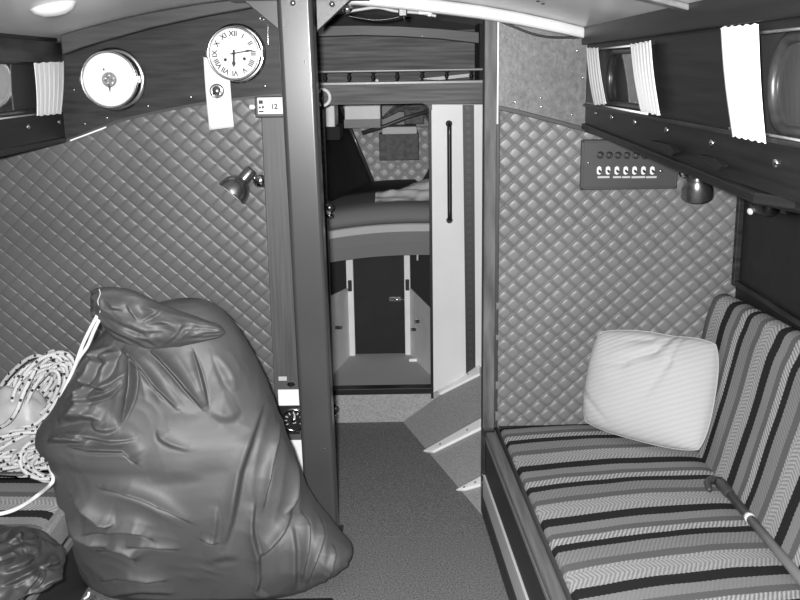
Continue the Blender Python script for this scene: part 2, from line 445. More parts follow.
struct('trim_12', boxg((XR-.010, .6, 1.516), (XR, BK-.03, 1.5255)), 'wood_dark', 'thin dark sill bead under the right windows', 'trim', bevel=.002)
# ledge with its kink
k1 = PX(754, 187, XR-.012); k2 = PZ(800, 191, 1.437); k3 = k2+(k2-k1)*.6
pl = [Vector((XR-.012, BK-.02, 1.437)), Vector((XR-.012, k1.y, 1.437)), Vector((k2.x, k2.y, 1.437)), Vector((k3.x, k3.y, 1.437)),
      Vector((XR+.03, k3.y, 1.437)), Vector((XR+.03, BK-.02, 1.437))]
for q_ in pl: q_.z = 1.424+.034*max(0, min(1, (q_.y-1.77)/1.63))
struct('trim_13', prism(pl, (0, 0, -.021)), 'wood_deep', 'wood ledge under the right windows bending inboard', 'ledge', bevel=.004)
gus = struct('trim_14', join(*[prism([PX(x-16, y-3, XR), PX(x+4, y+2, XR), PX(x+10, y+9, XR), PX(x+6, y+13, XR)], (-.018, 0, 0)) for x, y in ((672, 143), (720, 157))]), 'wood_deep', 'small dark wood chocks on the ledge', 'chock', bevel=.002)
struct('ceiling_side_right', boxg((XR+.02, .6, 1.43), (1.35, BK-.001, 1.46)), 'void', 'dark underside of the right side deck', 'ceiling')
struct('wall_right_hull', boxg((1.225, .6, .30), (1.26, BK-.001, 1.44)), 'dark', 'dark hull lining above the settee backrest', 'wall')
struct('trim_15', join(boxg((1.208, .6, .872), (1.226, BK-.015, .892)), boxg((1.205, BK-.04, .87), (1.226, BK-.012, 1.43))), 'wood_dark', 'dark wood frame round the right hull lining', 'trim', bevel=.003)

def stadium(X, ya, yb, zm, r, n=14):
    pts = []
    for k in range(n+1):
        t = PI/2+PI*k/n; pts.append(Vector((X, ya+r-math.cos(t-PI/2)*0+r*math.cos(t), zm+r*math.sin(t))))
    for k in range(n+1):
        t = -PI/2+PI*k/n; pts.append(Vector((X, yb-r+r*math.cos(t), zm+r*math.sin(t))))
    return pts
def window(name, sgn, X, ya, yb, pa, pb, label):
    s = sgn
    w_ = thing(name, (X, (ya+yb)/2, 1.526), label, 'window', None, S)
    xb = sorted((X+s*.022, X+s*.034))
    obj('window_backing', boxg((xb[0], ya-.03, 1.50), (xb[1], yb+.03, 1.73)), 'winback', w_)
    st = stadium(X+s*.016, pa, pb, 1.615, .079)
    obj('port_frame', tubeg(st, .011, 10, True), 'portframe', w_, smooth=True)
    obj('pane', prism([p+Vector((s*.002, 0, 0)) for p in st], (s*.004, 0, 0)), 'glass', w_)
    for z in (1.704, 1.5285):
        obj('curtain_wire', tubeg([(X-s*.006, ya, z), (X-s*.006, yb, z)], .0028, 8), 'cord', w_, smooth=True)
    return w_
window('window_1', 1, XR, 2.53, 3.37, 2.50, 3.10, 'oblong port in the right cabin side between two white curtains, next to the bulkhead')
window('window_2', 1, XR, .9, 1.90, 1.0, 1.752, 'oblong port in the right cabin side at the photo edge')
XL = -1.16
wl2 = struct('wall_left', side(-1, XL, 1.5, BK-.01, [(2.2, 3.38)], ''), 'wood_deep', 'dark wood cabin side left of the barometer', 'wall')
for x, y in ((28, 127), (59, 122)):
    obj('screw_washer', dome(PX(x, y, XL), (1, 0, 0), .0085, .005, 14), 'chrome', wl2, smooth=True)
struct('trim_16', boxg((XL, 1.5, 1.69), (XL+.02, BK-.03, 1.757)), 'wood_dark', 'dark carlin timber above the left window', 'trim', bevel=.004)
struct('trim_17', boxg((XL-.02, 1.5, 1.420), (XL+.006, BK-.03, 1.440)), 'wood_deep', 'dark ledge under the left window', 'ledge', bevel=.004)
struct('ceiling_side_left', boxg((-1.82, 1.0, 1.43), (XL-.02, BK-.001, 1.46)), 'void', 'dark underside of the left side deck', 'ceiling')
struct('wall_left_hull', boxg((-1.84, 1.0, 0), (-1.80, BK, 1.44)), 'dark', 'dark left hull lining outside the picture edge', 'wall')
window('window_3', -1, XL, 2.2, 3.38, 2.3, 3.25, 'dark port in the left cabin side beside the barometer')

def curtain(label, sgn, X, c, folds):
    """c: four photo corners tl tr br bl surveyed on the cabin side"""
    s = sgn
    w_ = [PX(x, y, X-s*.012) for x, y in c]
    ph = random.random()*6
    def fn(u, v):
        p = lerp(lerp(w_[0], w_[1], u), lerp(w_[3], w_[2], u), v)
        waist = math.sin(PI*v)
        a = math.sin(u*2*PI*folds*1.6+ph)*(.0011 if s > 0 else .0006)*(.6+.5*waist)+math.sin(u*2*PI*folds*3.1+1+v*2)*.0007
        edge = .0012*math.sin(4*v+ph)*(1 if u > .5 else -1)*abs(u-.5)*2
        return p+Vector((-s*(.006+a+.003*waist), edge, (.0015*math.sin(u*2*PI*folds+ph) if v < .03 or v > .97 else 0)))
    g_ = gridg(fn, 44, 24)
    base = (w_[3]+w_[2])/2
    o = thing('curtain', base, label, 'curtain', 'short white window curtains')
    obj('cloth', g_, 'curtain', o, smooth=True, solid=.0015)
    obj('hem', tubeg([g_[0][24*45+i]+Vector((0, 0, .001)) for i in range(45)], .0014, 6), 'curtain', o, smooth=True)
    obj('heading', tubeg([g_[0][i]+Vector((0, 0, -.001)) for i in range(45)], .0016, 6), 'curtain', o, smooth=True)
curtain('narrow white curtain in the right cabin side corner next to the bulkhead', 1, XR, [(588.5, 48), (600, 48), (608, 104), (596, 105)], 3)
curtain('white curtain on the near side of the port next to the bulkhead', 1, XR, [(633, 44.5), (653, 41), (662, 115.5), (643, 111)], 4)
curtain('widest and nearest white curtain, on the right at the photo edge', 1, XR, [(724, 27.5), (761, 24), (769, 143), (735, 136)], 5)
curtain('white curtain on the left cabin side beside the barometer', -1, XL, [(32, 63.5), (62, 61), (60, 113.5), (35, 116)], 4)

# ------------------------------------------------------------------ mast post
pf = 3.14
xl, xr = -.364, -.252
mp = thing('mast_post', (-.30, 3.19, 0), 'tall grey painted mast support post standing by the passage', 'post')
lean = .016                                     # the post stands a touch out of plumb
def poster(x0, x1, y0, y1, z0, z1):
    v, f = boxg((x0, y0, z0), (x1, y1, z1))
    return [Vector((p[0]+lean*(1-p[2]/1.2), p[1], p[2])) for p in v], f
obj('post', poster(xl, xr, pf, pf+.11, 0, 1.885), 'post', mp, bevel=.016, smooth=True)
for b_ in mp.children[0].modifiers: b_.segments = 7; b_.harden_normals = True
zt_ = 1.885
def gusset(x, d):
    zz = PY(283, 32, pf).z
    return prism([(x, pf+.035, zz), (x+d*.115, pf+.035, zc(x)-.03), (x+d*.13, pf+.035, zc(x+d*.13)-.002), (x, pf+.035, zc(x)-.002)], (0, .03, 0))
obj('bracket', gusset(xl, -1), 'post_dark', mp, bevel=.003, label='dark bracket plate left of the post head')
obj('bracket', gusset(xr, 1), 'post_dark', mp, bevel=.003, label='dark bracket plate right of the post head')
obj('head_plate', boxg((xl-.16, pf+.0, 1.868), (xr+.17, pf+.11, 1.884)), 'post_dark', mp, bevel=.003)
for x, y in ((293, 3), (332, 4)):
    obj('bolt', dome(PY(x, y, pf-.002), (0, -1, 0), .009, .008, 14), 'chrome', mp, smooth=True)
for x, y in ((285, 26), (324, 449), (305, 62)):
    obj('screw', dome(PY(x, y, pf), (0, -1, 0), .003, .002, 10), 'brass', mp, smooth=True)
obj('base_plate', boxg((xl-.03, pf-.03, 0), (xr+.03, pf+.13, .012)), 'post_dark', mp, bevel=.003)

# ------------------------------------------------------------------ clock and barometer
def dial_case(t, c, depth, R):
    c = Vector(c)
    ax = Vector((0, -1, 0))
    obj('back_flange', latheg([(0, 0), (R*1.10, 0), (R*1.12, .004), (R*1.10, .010), (R*1.0, .012), (R*.96, .012)], c, ax, 56), 'brass', t, smooth=True)
    obj('case', latheg([(R*.92, .010), (R*.92, depth-.02), (R*.94, depth-.018)], c, ax, 56), 'brass', t, smooth=True)
    obj('bezel', latheg([(R*.95, depth-.02), (R, depth-.016), (R*1.0, depth-.004), (R*.965, depth), (R*.92, depth-.004), (R*.90, depth-.010)], c, ax, 56), 'brass', t, smooth=True)
    obj('dial', latheg([(R*.915, depth-.010), (0, depth-.010)], c, ax, 56), 'ivory', t)
    for d in (-1, 1):
        obj('hinge_lug', boxg((c.x+d*R*1.02-.006, c.y-depth*.75, c.z-.010-.003*d), (c.x+d*R*1.02+.006, c.y-depth*.55, c.z+.012)), 'brass', t, bevel=.002)
    return c+ax*(depth-.010)
Rc = .0895; dep = .075
ck = thing('wall_clock', (-.560, Yp, 1.713), 'round metal-cased ship clock with roman numerals on the dark wood panel', 'clock')
d0 = dial_case(ck, (-.545, Yp, 1.711), dep, Rc)
rom = ['XII', 'I', 'II', 'III', 'IIII', 'V', 'VI', 'VII', 'VIII', 'IX', 'X', 'XI']
gs = []
for i, s_ in enumerate(rom):
    a = PI/2-2*PI*i/12; ou = Vector((math.cos(a), 0, math.sin(a))); tg = Vector((math.sin(a), 0, -math.cos(a)))
    gs.append(textgeo(s_, .0235, d0+ou*.064, tg, ou, .0008))
obj('dial_lettering', join(*gs), 'ink', ck, recalc=False)
gs = []
for i in range(60):
    a = 2*PI*i/60; ou = Vector((math.cos(a), 0, math.sin(a))); tg = Vector((math.sin(a), 0, -math.cos(a))); wd = .0011 if i % 5 == 0 else .0005
    p = d0+Vector((0, -.0008, 0)); gs.append(([p+ou*.078-tg*wd, p+ou*.079+tg*wd, p+ou*.083+tg*wd, p+ou*.083-tg*wd], [(0, 1, 2, 3)]))
obj('minute_track', join(*gs), 'greyink', ck, recalc=False)
def hand(angdeg, L_, w0, y):
    a = math.radians(angdeg); ou = Vector((math.cos(a), 0, math.sin(a))); tg = Vector((math.sin(a), 0, -math.cos(a))); p = d0+Vector((0, y, 0))
    return prism([p-ou*.012-tg*w0, p-ou*.012+tg*w0, p+ou*L_*.55+tg*w0, p+ou*L_*.70+tg*w0*2.0, p+ou*L_, p+ou*L_*.70-tg*w0*2.0, p+ou*L_*.55-tg*w0], (0, -.001, 0))
obj('hour_hand', hand(-93, .046, .0034, -.004), 'ink', ck)
obj('minute_hand', hand(9, .068, .0020, -.006), 'ink', ck)
obj('hub', dome(d0+Vector((0, -.002, 0)), (0, -1, 0), .005, .007, 12), 'black', ck, smooth=True)
for x, z in ((-.030, -.020), (.034, -.018)):
    obj('winding_hole', latheg([(.0055, .0008), (.004, .0016), (0, .0012)], d0+Vector((x, 0, z)), (0, -1, 0), 16), 'ink', ck)
bc = PY(115, 79.5, Yp)
bm_ = thing('barometer', bc, 'round metal-cased barometer with white dial on the dark wood panel', 'barometer')
d1 = dial_case(bm_, bc, .078, .096)
obj('movement', latheg([(.0255, .0006), (.025, .002), (0, .002)], d1, (0, -1, 0), 32), 'lampm', bm_)
gs = []
for k in range(5):
    a = k*1.26+.4; o_ = Vector((math.cos(a)*.013, 0, math.sin(a)*.013)); gs.append(dome(d1+o_+Vector((0, -.002, 0)), (0, -1, 0), .006, .003, 10))
obj('linkage', join(*gs), 'chrome', bm_, smooth=True)
p = d1+Vector((0, -.0025, 0))
for nm, g_ in (('pointer', prism([p+Vector((-.004, 0, -.02)), p+Vector((.004, 0, -.02)), p+Vector((.001, 0, -.040)), p+Vector((-.001, 0, -.040))], (0, -.001, 0))), ('set_mark', prism([p+Vector((-.019, 0, .031)), p+Vector((-.011, 0, .031)), p+Vector((-.015, 0, .040))], (0, -.001, 0)))): obj(nm, g_, 'ink', bm_)
gs = []
for i in range(100):
    a = math.radians(-50+280*i/99); ou = Vector((math.cos(a), 0, math.sin(a))); tg = Vector((math.sin(a), 0, -math.cos(a))); wd = .0008 if i % 10 == 0 else .0004
    q0 = d1+Vector((0, -.0008, 0)); l0 = .066 if i % 10 == 0 else .071
    gs.append(([q0+ou*l0-tg*wd, q0+ou*l0+tg*wd, q0+ou*.078+tg*wd, q0+ou*.078-tg*wd], [(0, 1, 2, 3)]))
obj('scale_marks', join(*gs), 'greyink', bm_, recalc=False)
# hook and chain beside the clock
hk = thing('wall_hook', PY(264, 20, Yp), 'small metal hook with thin chain right above the clock', 'hook')
obj('eye', tubeg([PY(262+2.2*math.cos(a), 18.5+2.2*math.sin(a), Yp-.006) for a in [k*2*PI/12 for k in range(12)]], .0014, 6, True), 'chrome', hk, smooth=True)
obj('chain', tubeg(path([PY(263, 20, Yp-.004), PY(267.5, 24, Yp-.004), PY(268, 35, Yp-.004), PY(268, 46, Yp-.004)], 16), .0012, 6), 'chrome', hk, smooth=True)
# card with the medallion
cd = [PY(x, y, Yp-.014) for x, y in ((203.5, 57), (229, 61), (234, 127), (209.5, 130))]
tg_ = thing('hanging_card', cd[3], 'long white card hanging below the clock with a dark round seal', 'card')
def cardf(u, v):
    p = lerp(lerp(cd[0], cd[1], u), lerp(cd[3], cd[2], u), v); return p+Vector((0, -.010*math.sin(PI*v)-.003*(u-.5)**2, 0))
obj('card', gridg(cardf, 8, 16), 'paper', tg_, smooth=True, solid=.0012)
sc = PY(217, 91, Yp-.026)
obj('seal', latheg([(.024, 0), (.025, .004), (.022, .008), (.017, .009), (.0155, .007), (.014, .012), (.008, .016), (0, .017)], sc, (0, -1, 0), 28), 'lampm', tg_, smooth=True)
obj('seal_ring', tubeg([sc+Vector((.013*math.cos(a), -.012, -.010+.013*math.sin(a))) for a in [k*2*PI/18 for k in range(18)]], .0022, 6, True), 'chrome', tg_, smooth=True)

# ------------------------------------------------------------------ small white instrument on the plank
ix = [PY(255, 97, 3.36), PY(286, 117, 3.36)]
it = thing('alarm_box', (ix[0].x, 3.39, ix[1].z), 'small white boxed instrument with black end on top of the wood plank', 'instrument')
bx0, bx1, bz0, bz1 = ix[0].x, ix[1].x, ix[1].z, ix[0].z
obj('housing', boxg((bx0, 3.345, bz0), (bx1, 3.402, bz1)), 'black', it, bevel=.003)
obj('front_label', boxg((bx0+.010, 3.3435, bz0+.012), (bx1+.0, 3.346, bz1-.002)), 'paper', it)
obj('lettering', join(textgeo('12', .024, (bx0+.066, 3.3433, bz0+.036)), *[prism([(bx0+a, 3.3432, bz0+b), (bx0+a+w_, 3.3432, bz0+b), (bx0+a+w_, 3.3432, bz0+b+h_), (bx0+a, 3.3432, bz0+b+h_)], (0, -.0004, 0)) for a, b, w_, h_ in ((.014, .046, .014, .012), (.013, .031, .008, .006), (.024, .031, .007, .008), (.013, .018, .016, .005))]), 'ink', it, recalc=False)
obj('knob', latheg([(0, .022), (.008, .022), (.009, .018), (.009, .006), (.005, .004), (.005, 0)], (bx0, 3.372, bz0+.035), (-1, 0, 0), 18), 'paper', it, smooth=True)
# label, switch, gauge, papers low on the plank
Yk = BK-.018
def flat(name, x0, y0, x1, y1, m_, label, cat, Y=Yk, th=.003, group=None):
    a, b = PY(x0, y0, Y), PY(x1, y1, Y)
    return tag(obj(name, boxg((a.x, Y-th, b.z), (b.x, Y, a.z)), m_, bevel=.0008), label, cat, group)
flat('wall_plate', 278, 389.5, 300, 405, 'paper', 'blank white plate on the plank above the round gauge', 'plate', th=.004)
flat('paper_note', 288, 440, 306, 490, 'paper', 'white paper strip on the plank behind the sail bag', 'paper')
flat('name_strip', 278.5, 376.5, 287, 380.5, 'label', 'tiny pale strip beside the toggle switch on the plank', 'label')
sp = PY(291, 384, Yk)
sw = thing('toggle_switch', sp, 'small chrome toggle switch low on the wood plank', 'switch')
obj('plate', prism([sp+Vector((.016*math.cos(a), 0, .010*math.sin(a))) for a in [k*2*PI/6 for k in range(6)]], (0, -.003, 0)), 'chrome', sw)
obj('lever', tubeg([sp+Vector((0, -.002, 0)), sp+Vector((0, -.016, -.006))], .0035, 8), 'black', sw, smooth=True)
gp = PY(294, 420, Yk)
gg = thing('round_gauge', gp, 'round dark gauge with bright rim low on the plank', 'gauge')
obj('rim', latheg([(.046, 0), (.047, .006), (.043, .010), (.038, .007)], gp, (0, -1, 0), 32), 'chrome', gg, smooth=True)
obj('dial', latheg([(.040, .004), (0, .004)], gp, (0, -1, 0), 32), 'black', gg)
tk = []
for k in range(9):
    a_ = math.radians(-30+30*k); o_ = Vector((math.cos(a_), 0, math.sin(a_))); t_ = Vector((math.sin(a_), 0, -math.cos(a_)))*.002
    tk.append(prism([gp+Vector((0, -.0046, 0))+o_*.025-t_, gp+Vector((0, -.0046, 0))+o_*.025+t_, gp+Vector((0, -.0046, 0))+o_*.035+t_, gp+Vector((0, -.0046, 0))+o_*.035-t_], (0, -.0006, 0)))
obj('scale_marks', join(*tk), 'label', gg)
obj('needle', prism([gp+Vector((-.004, -.007, -.012)), gp+Vector((.008, -.007, -.010)), gp+Vector((.006, -.007, .028)), gp+Vector((.002, -.007, .028))], (0, -.001, 0)), 'label', gg)
obj('cap', dome(gp+Vector((0, -.005, 0)), (0, -1, 0), .010, .005, 14), 'chrome', gg, smooth=True)
flat('gauge_plate', 277, 406, 300, 434, 'black', 'black square backing behind the round gauge', 'plate', th=.001)

# ------------------------------------------------------------------ reading lamps
def reading_lamp(wallp, rim, tail, label, R=.045, hs=1.0):
    rim = Vector(rim); tail = Vector(tail); ax = (tail-rim).normalized(); L_ = (tail-rim).length; wallp = Vector(wallp)
    t = thing('reading_lamp', wallp, label, 'lamp', 'metal reading lamps on the bulkhead')
    obj('lamp_shade', latheg([(R*.93, .002), (R, 0), (R, .004*hs), (R*.97, .018*hs), (R*.86, .036*hs), (R*.62, .052*hs), (R*.38, .060*hs), (R*.38, .062*hs)], rim, ax, 36), 'lampm', t, smooth=True)
    obj('reflector', latheg([(R*.94, .002), (R*.75, .025), (R*.4, .045), (0, .05)], rim, ax, 32), 'lens', t, smooth=True)
    obj('bulb', latheg([(0, .006), (.010, .010), (.016, .024), (.010, .042), (.009, .05)], rim, ax, 18), 'lens', t, smooth=True)
    obj('lamp_holder', latheg([(R*.38, .056*hs), (R*.40, .060*hs), (R*.40, L_-.006), (R*.36, L_), (0, L_)], rim, ax, 24), 'lampm', t, smooth=True)
    kn = rim+ax*(L_*.8)
    obj('arm', tubeg(path([kn, lerp(kn, wallp, .5)+Vector((0, -.004, .006)), wallp+Vector((0, -.012, 0))], 10), .005, 8), 'chrome', t, smooth=True)
    obj('swivel', latheg([(0, -.008), (.009, -.006), (.011, 0), (.009, .006), (0, .008)], lerp(kn, wallp, .55), (0, 0, 1), 14), 'chrome', t, smooth=True)
    obj('wall_rose', latheg([(.024, 0), (.024, .004), (.016, .010), (.006, .014), (0, .014)], wallp, (0, -1, 0), 24), 'chrome', t, smooth=True)
    return t
reading_lamp(PY(260, 181, BK-.008), PY(231, 194, 3.318), PY(252, 169.5, 3.345), 'metal reading lamp on the left quilting beside the plank', R=.0545, hs=1.1)
reading_lamp(PY(685, 172, BK-.01), PY(697, 196, 3.315), PY(698, 165, 3.270), 'dark bell reading lamp hanging under the right ledge beside the switch panel', R=.0545, hs=1.4)
# a third one lies in the shade of the side deck on the hull lining
hl = PX(762, 211, 1.20)
rl = thing('deck_lamp', hl, 'dark lamp with a bright lens in the shade under the right side deck', 'lamp')
pa, pb = PX(757, 207, 1.18), PX(785, 214, 1.18)
ax = (pb-pa).normalized()
obj('body', latheg([(0, 0), (.026, .002), (.030, .015), (.030, .12), (.024, .135), (0, .137)], pa+Vector((0, 0, .008)), ax, 24), 'black', rl, smooth=True)
obj('lens', latheg([(.011, 0), (.012, .003), (.008, .007), (0, .008)], pa+Vector((-.028, .0, -.012))+ax*.02, (-1, -.5, -.3), 18), 'lens', rl, smooth=True)
obj('bracket', boxg((pb.x-.006, pb.y-.02, pb.z), (pb.x+.045, pb.y+.03, pb.z+.03)), 'black', rl, bevel=.004)

# ------------------------------------------------------------------ switch panel on the right quilting
Yb = BK-.012
q0, q1 = PY(581, 139.5, Yb), PY(676.5, 188.5, Yb)
sb = thing('breaker_panel', (q0.x, BK, q1.z), 'dark grey switch panel with seven toggles and seven lamps on the right quilting', 'switch panel')
obj('board', boxg((q0.x, Yb-.012, q1.z), (q1.x, BK-.002, q0.z)), 'panel', sb, bevel=.006)
Yf = Yb-.0125
obj('rim', join(boxg((q0.x+.004, Yf-.003, q1.z+.004), (q0.x+.010, Yf, q0.z-.004)), boxg((q1.x-.010, Yf-.003, q1.z+.004), (q1.x-.004, Yf, q0.z-.004)),
                boxg((q0.x+.004, Yf-.003, q0.z-.010), (q1.x-.004, Yf, q0.z-.004)), boxg((q0.x+.004, Yf-.003, q1.z+.004), (q1.x-.004, Yf, q1.z+.010))), 'panel', sb, bevel=.001)
for i in range(7):
    x = 600.3+i*8.9
    p = PY(x, 155.0+i*.10, Yf)
    il = obj('indicator_lamp', latheg([(.0125, 0), (.0125, .003), (.009, .005), (.0085, .003)], p, (0, -1, 0), 18), 'black', sb, smooth=True)
    obj('lens', latheg([(.0085, .003), (.006, .006), (0, .007)], p, (0, -1, 0), 14), 'panel', il, smooth=True)
    x = 599+i*8.85; p = PY(x, 170.4, Yf)
    ts = obj('toggle', prism([p+Vector((.0105*math.sin(a)*(1 if k % 2 else .8), 0, .0155*math.cos(a))) for k, a in enumerate([k*2*PI/8 for k in range(8)])], (0, -.004, 0)), 'paper', sb, bevel=.001, label='white toggle plate')
    obj('lever', tubeg([p+Vector((0, -.003, 0)), p+Vector((.001, -.018, -.004))], .004, 8), 'black', ts, smooth=True)
p = PY(661, 171, Yf); obj('screw', dome(p, (0, -1, 0), .006, .003, 12), 'lampm', sb, smooth=True)
p = PY(588.5, 163, Yf); obj('screw', dome(p, (0, -1, 0), .004, .003, 12), 'chrome', sb, smooth=True)
for a, b in ((597.5, 609.5), (613, 621), (622, 630), (631.5, 645), (646, 656.5)):
    u0, u1 = PY(a, 176.2, Yf), PY(b, 178, Yf)
    obj('label_strip', boxg((u0.x, Yf-.0012, u1.z), (u1.x, Yf, u0.z)), 'label', sb)

# ------------------------------------------------------------------ second bulkhead with the doorway to the fore cabin
Y2 = 4.36
zs2, zh0, zh1 = .176, 1.503, 1.588
xd = .147
struct('wall_passage', join(boxg((-.75, Y2, 0), (-.36, Y2+.03, 1.86)), boxg((-.36, Y2, 0), (.20, Y2+.03, .146))), 'carpet_l', 'pale carpeted riser under the fore cabin doorway', 'wall')
struct('trim_18', boxg((-.37, Y2-.02, .146), (xd+.002, Y2+.04, .176)), 'wood_deep', 'dark wood sill of the fore cabin doorway', 'door sill', bevel=.003)
# header with a rounded corner to the opening
hp = [Vector((-.42, Y2-.03, zh0)), Vector((xd-.035, Y2-.03, zh0)), Vector((xd-.015, Y2-.03, zh0-.008)), Vector((xd-.003, Y2-.03, zh0-.022)), Vector((xd, Y2-.03, zh0-.03)),
      Vector((xd+.008, Y2-.03, zh0-.03)), Vector((xd+.008, Y2-.03, zh0-.006)), Vector((.40, Y2-.03, zh0-.006)), Vector((.40, Y2-.03, zh1)), Vector((-.42, Y2-.03, zh1))]
struct('trim_19', prism(hp, (0, .05, 0)), 'wood_header', 'wood header over the fore cabin doorway', 'door header')
struct('door_1_frame', boxg((xd-.006, Y2-.012, .12), (xd+.006, Y2+.04, zh0)), 'wood_deep', 'dark edge of the doorway beside the white locker door', 'door jamb')
struct('trim_20', boxg((-.36, Y2-.03, .0), (-.325, Y2+.04, zh0)), 'wood_dark', 'dark left jamb of the fore cabin doorway beside the post', 'door jamb')
sh = thing('gallery_shelf', (0, Y2-.03, zh1), 'wood shelf with a low spindled gallery rail over the doorway', 'shelf')
obj('shelf_board', boxg((-.42, Y2-.032, zh1), (.39, 4.62, zh1+.010)), 'wood_header', sh, bevel=.002)
obj('rail', boxg((-.42, Y2-.028, 1.640), (.385, Y2-.010, 1.651)), 'board_edge', sh, bevel=.004)  # lighter wood stands for the highlight along its rounded top
obj('shelf_edge_highlight', boxg((-.42, Y2-.036, zh1-.002), (.385, Y2-.030, zh1+.012)), 'board_edge', sh, bevel=.003)  # thin pale strip added as the bright highlight on the shelf edge
for x in (325, 349, 373, 397, 422, 446.5, 471):
    b = PY(x, 80, Y2-.019); z0 = zh1+.010; hh = 1.640-z0
    obj('spindle', latheg([(.0085, 0), (.0085, hh*.10), (.004, hh*.18), (.0065, hh*.32), (.0095, hh*.5), (.0065, hh*.68), (.004, hh*.82), (.0085, hh*.9), (.0085, hh)], (b.x, b.y, z0), (0, 0, 1), 14), 'wood_deep', sh, smooth=True)
struct('wall_passage_upper', boxg((-.45, 4.62, 1.50), (.37, 4.65, 1.825)), 'shelfwood', 'wood panel behind the gallery shelf', 'wall')
struct('wall_passage_top_shade', boxg((-.45, 4.60, 1.826), (.40, 4.66, 1.92)), 'void', 'dark sheet standing for the shade under the deck over the gallery shelf panel', 'wall')  # black sheet added where the space over the panel is only dark
struct('wall_passage_side_shade', boxg((.366, 4.34, 1.50), (.40, 4.65, 1.90)), 'void', 'dark sheet standing for the shade right of the gallery shelf', 'wall')  # shadow strip beside the shelf put in as a black sheet
bo = [PY(x, y, 4.40) for x, y in ((310, 37), (360, 35.5), (400, 36.5), (440, 39), (480, 43.5))]
bu = [PY(x, y, 4.40) for x, y in ((310, 26), (360, 25), (400, 26), (440, 28.5), (480, 32))]
struct('trim_21', strip_prism(bu, bo, (0, .05, 0)), 'wood_beam', 'dark curved beam above the gallery shelf panel', 'beam', bevel=.003)
fl = tag(obj('folded_paper', prism([PY(x, y, 4.45) for x, y in ((418, 79.0), (470, 73.5), (473, 76.5), (440, 80))], (0, .02, 0)), 'label'), 'pale folded paper lying on the gallery shelf', 'paper')
sp = tag(obj('small_white_pebble', dome(Vector((PY(377, 79, 4.42).x, 4.42, zh1+.010)), (0, 0, 1), .008, .012, 12), 'paper'), 'tiny white piece on the gallery shelf beside the third spindle', 'trinket')
struct('wall_passage_left', boxg((-.52, BK+.05, 0), (-.48, Y2, 1.9)), 'wood_dark', 'dark left side of the passage hidden behind the post', 'wall')
struct('wall_passage_right', boxg((.40, BK+.05, 0), (.43, Y2+.05, 1.86)), 'wood_dark', 'dark right side of the passage behind the jamb', 'wall')
# white locker door
wp = [PY(x, y, Y2-.008) for x, y in ((431, 104.5), (482.5, 104.5), (482.5, 367), (431, 394))]
ld = thing('hanging_locker', wp[3], 'tall white locker front with a dark grab handle right of the doorway', 'locker')
obj('door_panel', prism(wp, (0, .02, 0)), 'white', ld)
stp = [PY(x, y, Y2-.009) for x, y in ((462.5, 104.8), (474, 104.8), (475.5, 370), (466, 375))]
obj('vent_strip', prism(stp, (0, -.002, 0)), 'kick', ld, label='dark perforated strip')
gs = []
for i in range(36):
    t = (i+.5)/36; p = lerp(lerp(stp[0], stp[1], .5), lerp(stp[3], stp[2], .5), t)+Vector((0, -.002, 0))
    gs.append(latheg([(.009, 0), (.009, .0025), (.006, .0025)], p, (0, -1, 0), 8))
obj('strip_rivets', join(*gs), 'panel', ld)
h0, h1 = PY(449.3, 124, Y2-.035), PY(449.8, 221, Y2-.035)
hv = Vector((0, .03, 0))
obj('grab_handle', tubeg([h0+hv, h0+Vector((0, 0, .004))*0+hv*.3, h0-Vector((0, .002, .012))] + [lerp(h0, h1, t) for t in (.1, .3, .5, .7, .9)] + [h1+Vector((0, -.002, .012)), h1+hv*.3, h1+hv], .0105, 12), 'black', ld, smooth=True)
for p in (h0, h1): obj('handle_foot', dome(p+hv*.9, (0, -1, 0), .015, .006, 14), 'black', ld, smooth=True)

# ring, latches on the far side of the post
rg = PY(323, 97.5, 4.30)
r_ = thing('ring_hook', rg, 'pale ring hanging from a dark hook at the left end of the header', 'hook')
obj('ring', tubeg([rg+Vector((.030*math.cos(a), 0, .034*math.sin(a))) for a in [k*2*PI/28 for k in range(28)]], .0075, 10, True), 'paper', r_, smooth=True)
obj('hook', tubeg([rg+Vector((-.01, .03, .03)), rg+Vector((-.004, -.005, .03)), rg+Vector((-.002, -.012, 0)), rg+Vector((-.002, -.006, -.05))], .006, 8), 'black', r_, smooth=True)
def latch(x, y, label):
    c = PY(x, y, Y2-.035)
    t = thing('door_latch', c, label, 'latch', 'latches on the doorway jamb')
    obj('plate', boxg((c.x-.014, c.y-.004, c.z-.032), (c.x+.014, c.y+.006, c.z+.034)), 'lampm', t, bevel=.003)
    obj('knob', latheg([(.007, 0), (.007, .014), (.016, .020), (.017, .028), (.010, .034), (0, .035)], c+Vector((.004, -.003, .016)), (.3, -1, .1), 16), 'lampm', t, smooth=True)
    obj('bolt', tubeg([c+Vector((-.012, -.010, -.020)), c+Vector((.022, -.010, -.020))], .008, 10), 'chrome', t, smooth=True)
latch(328, 211, 'bright metal latch on the jamb beside the berth mattress')
latch(334, 411, 'dark metal latch low beside the post at the riser')

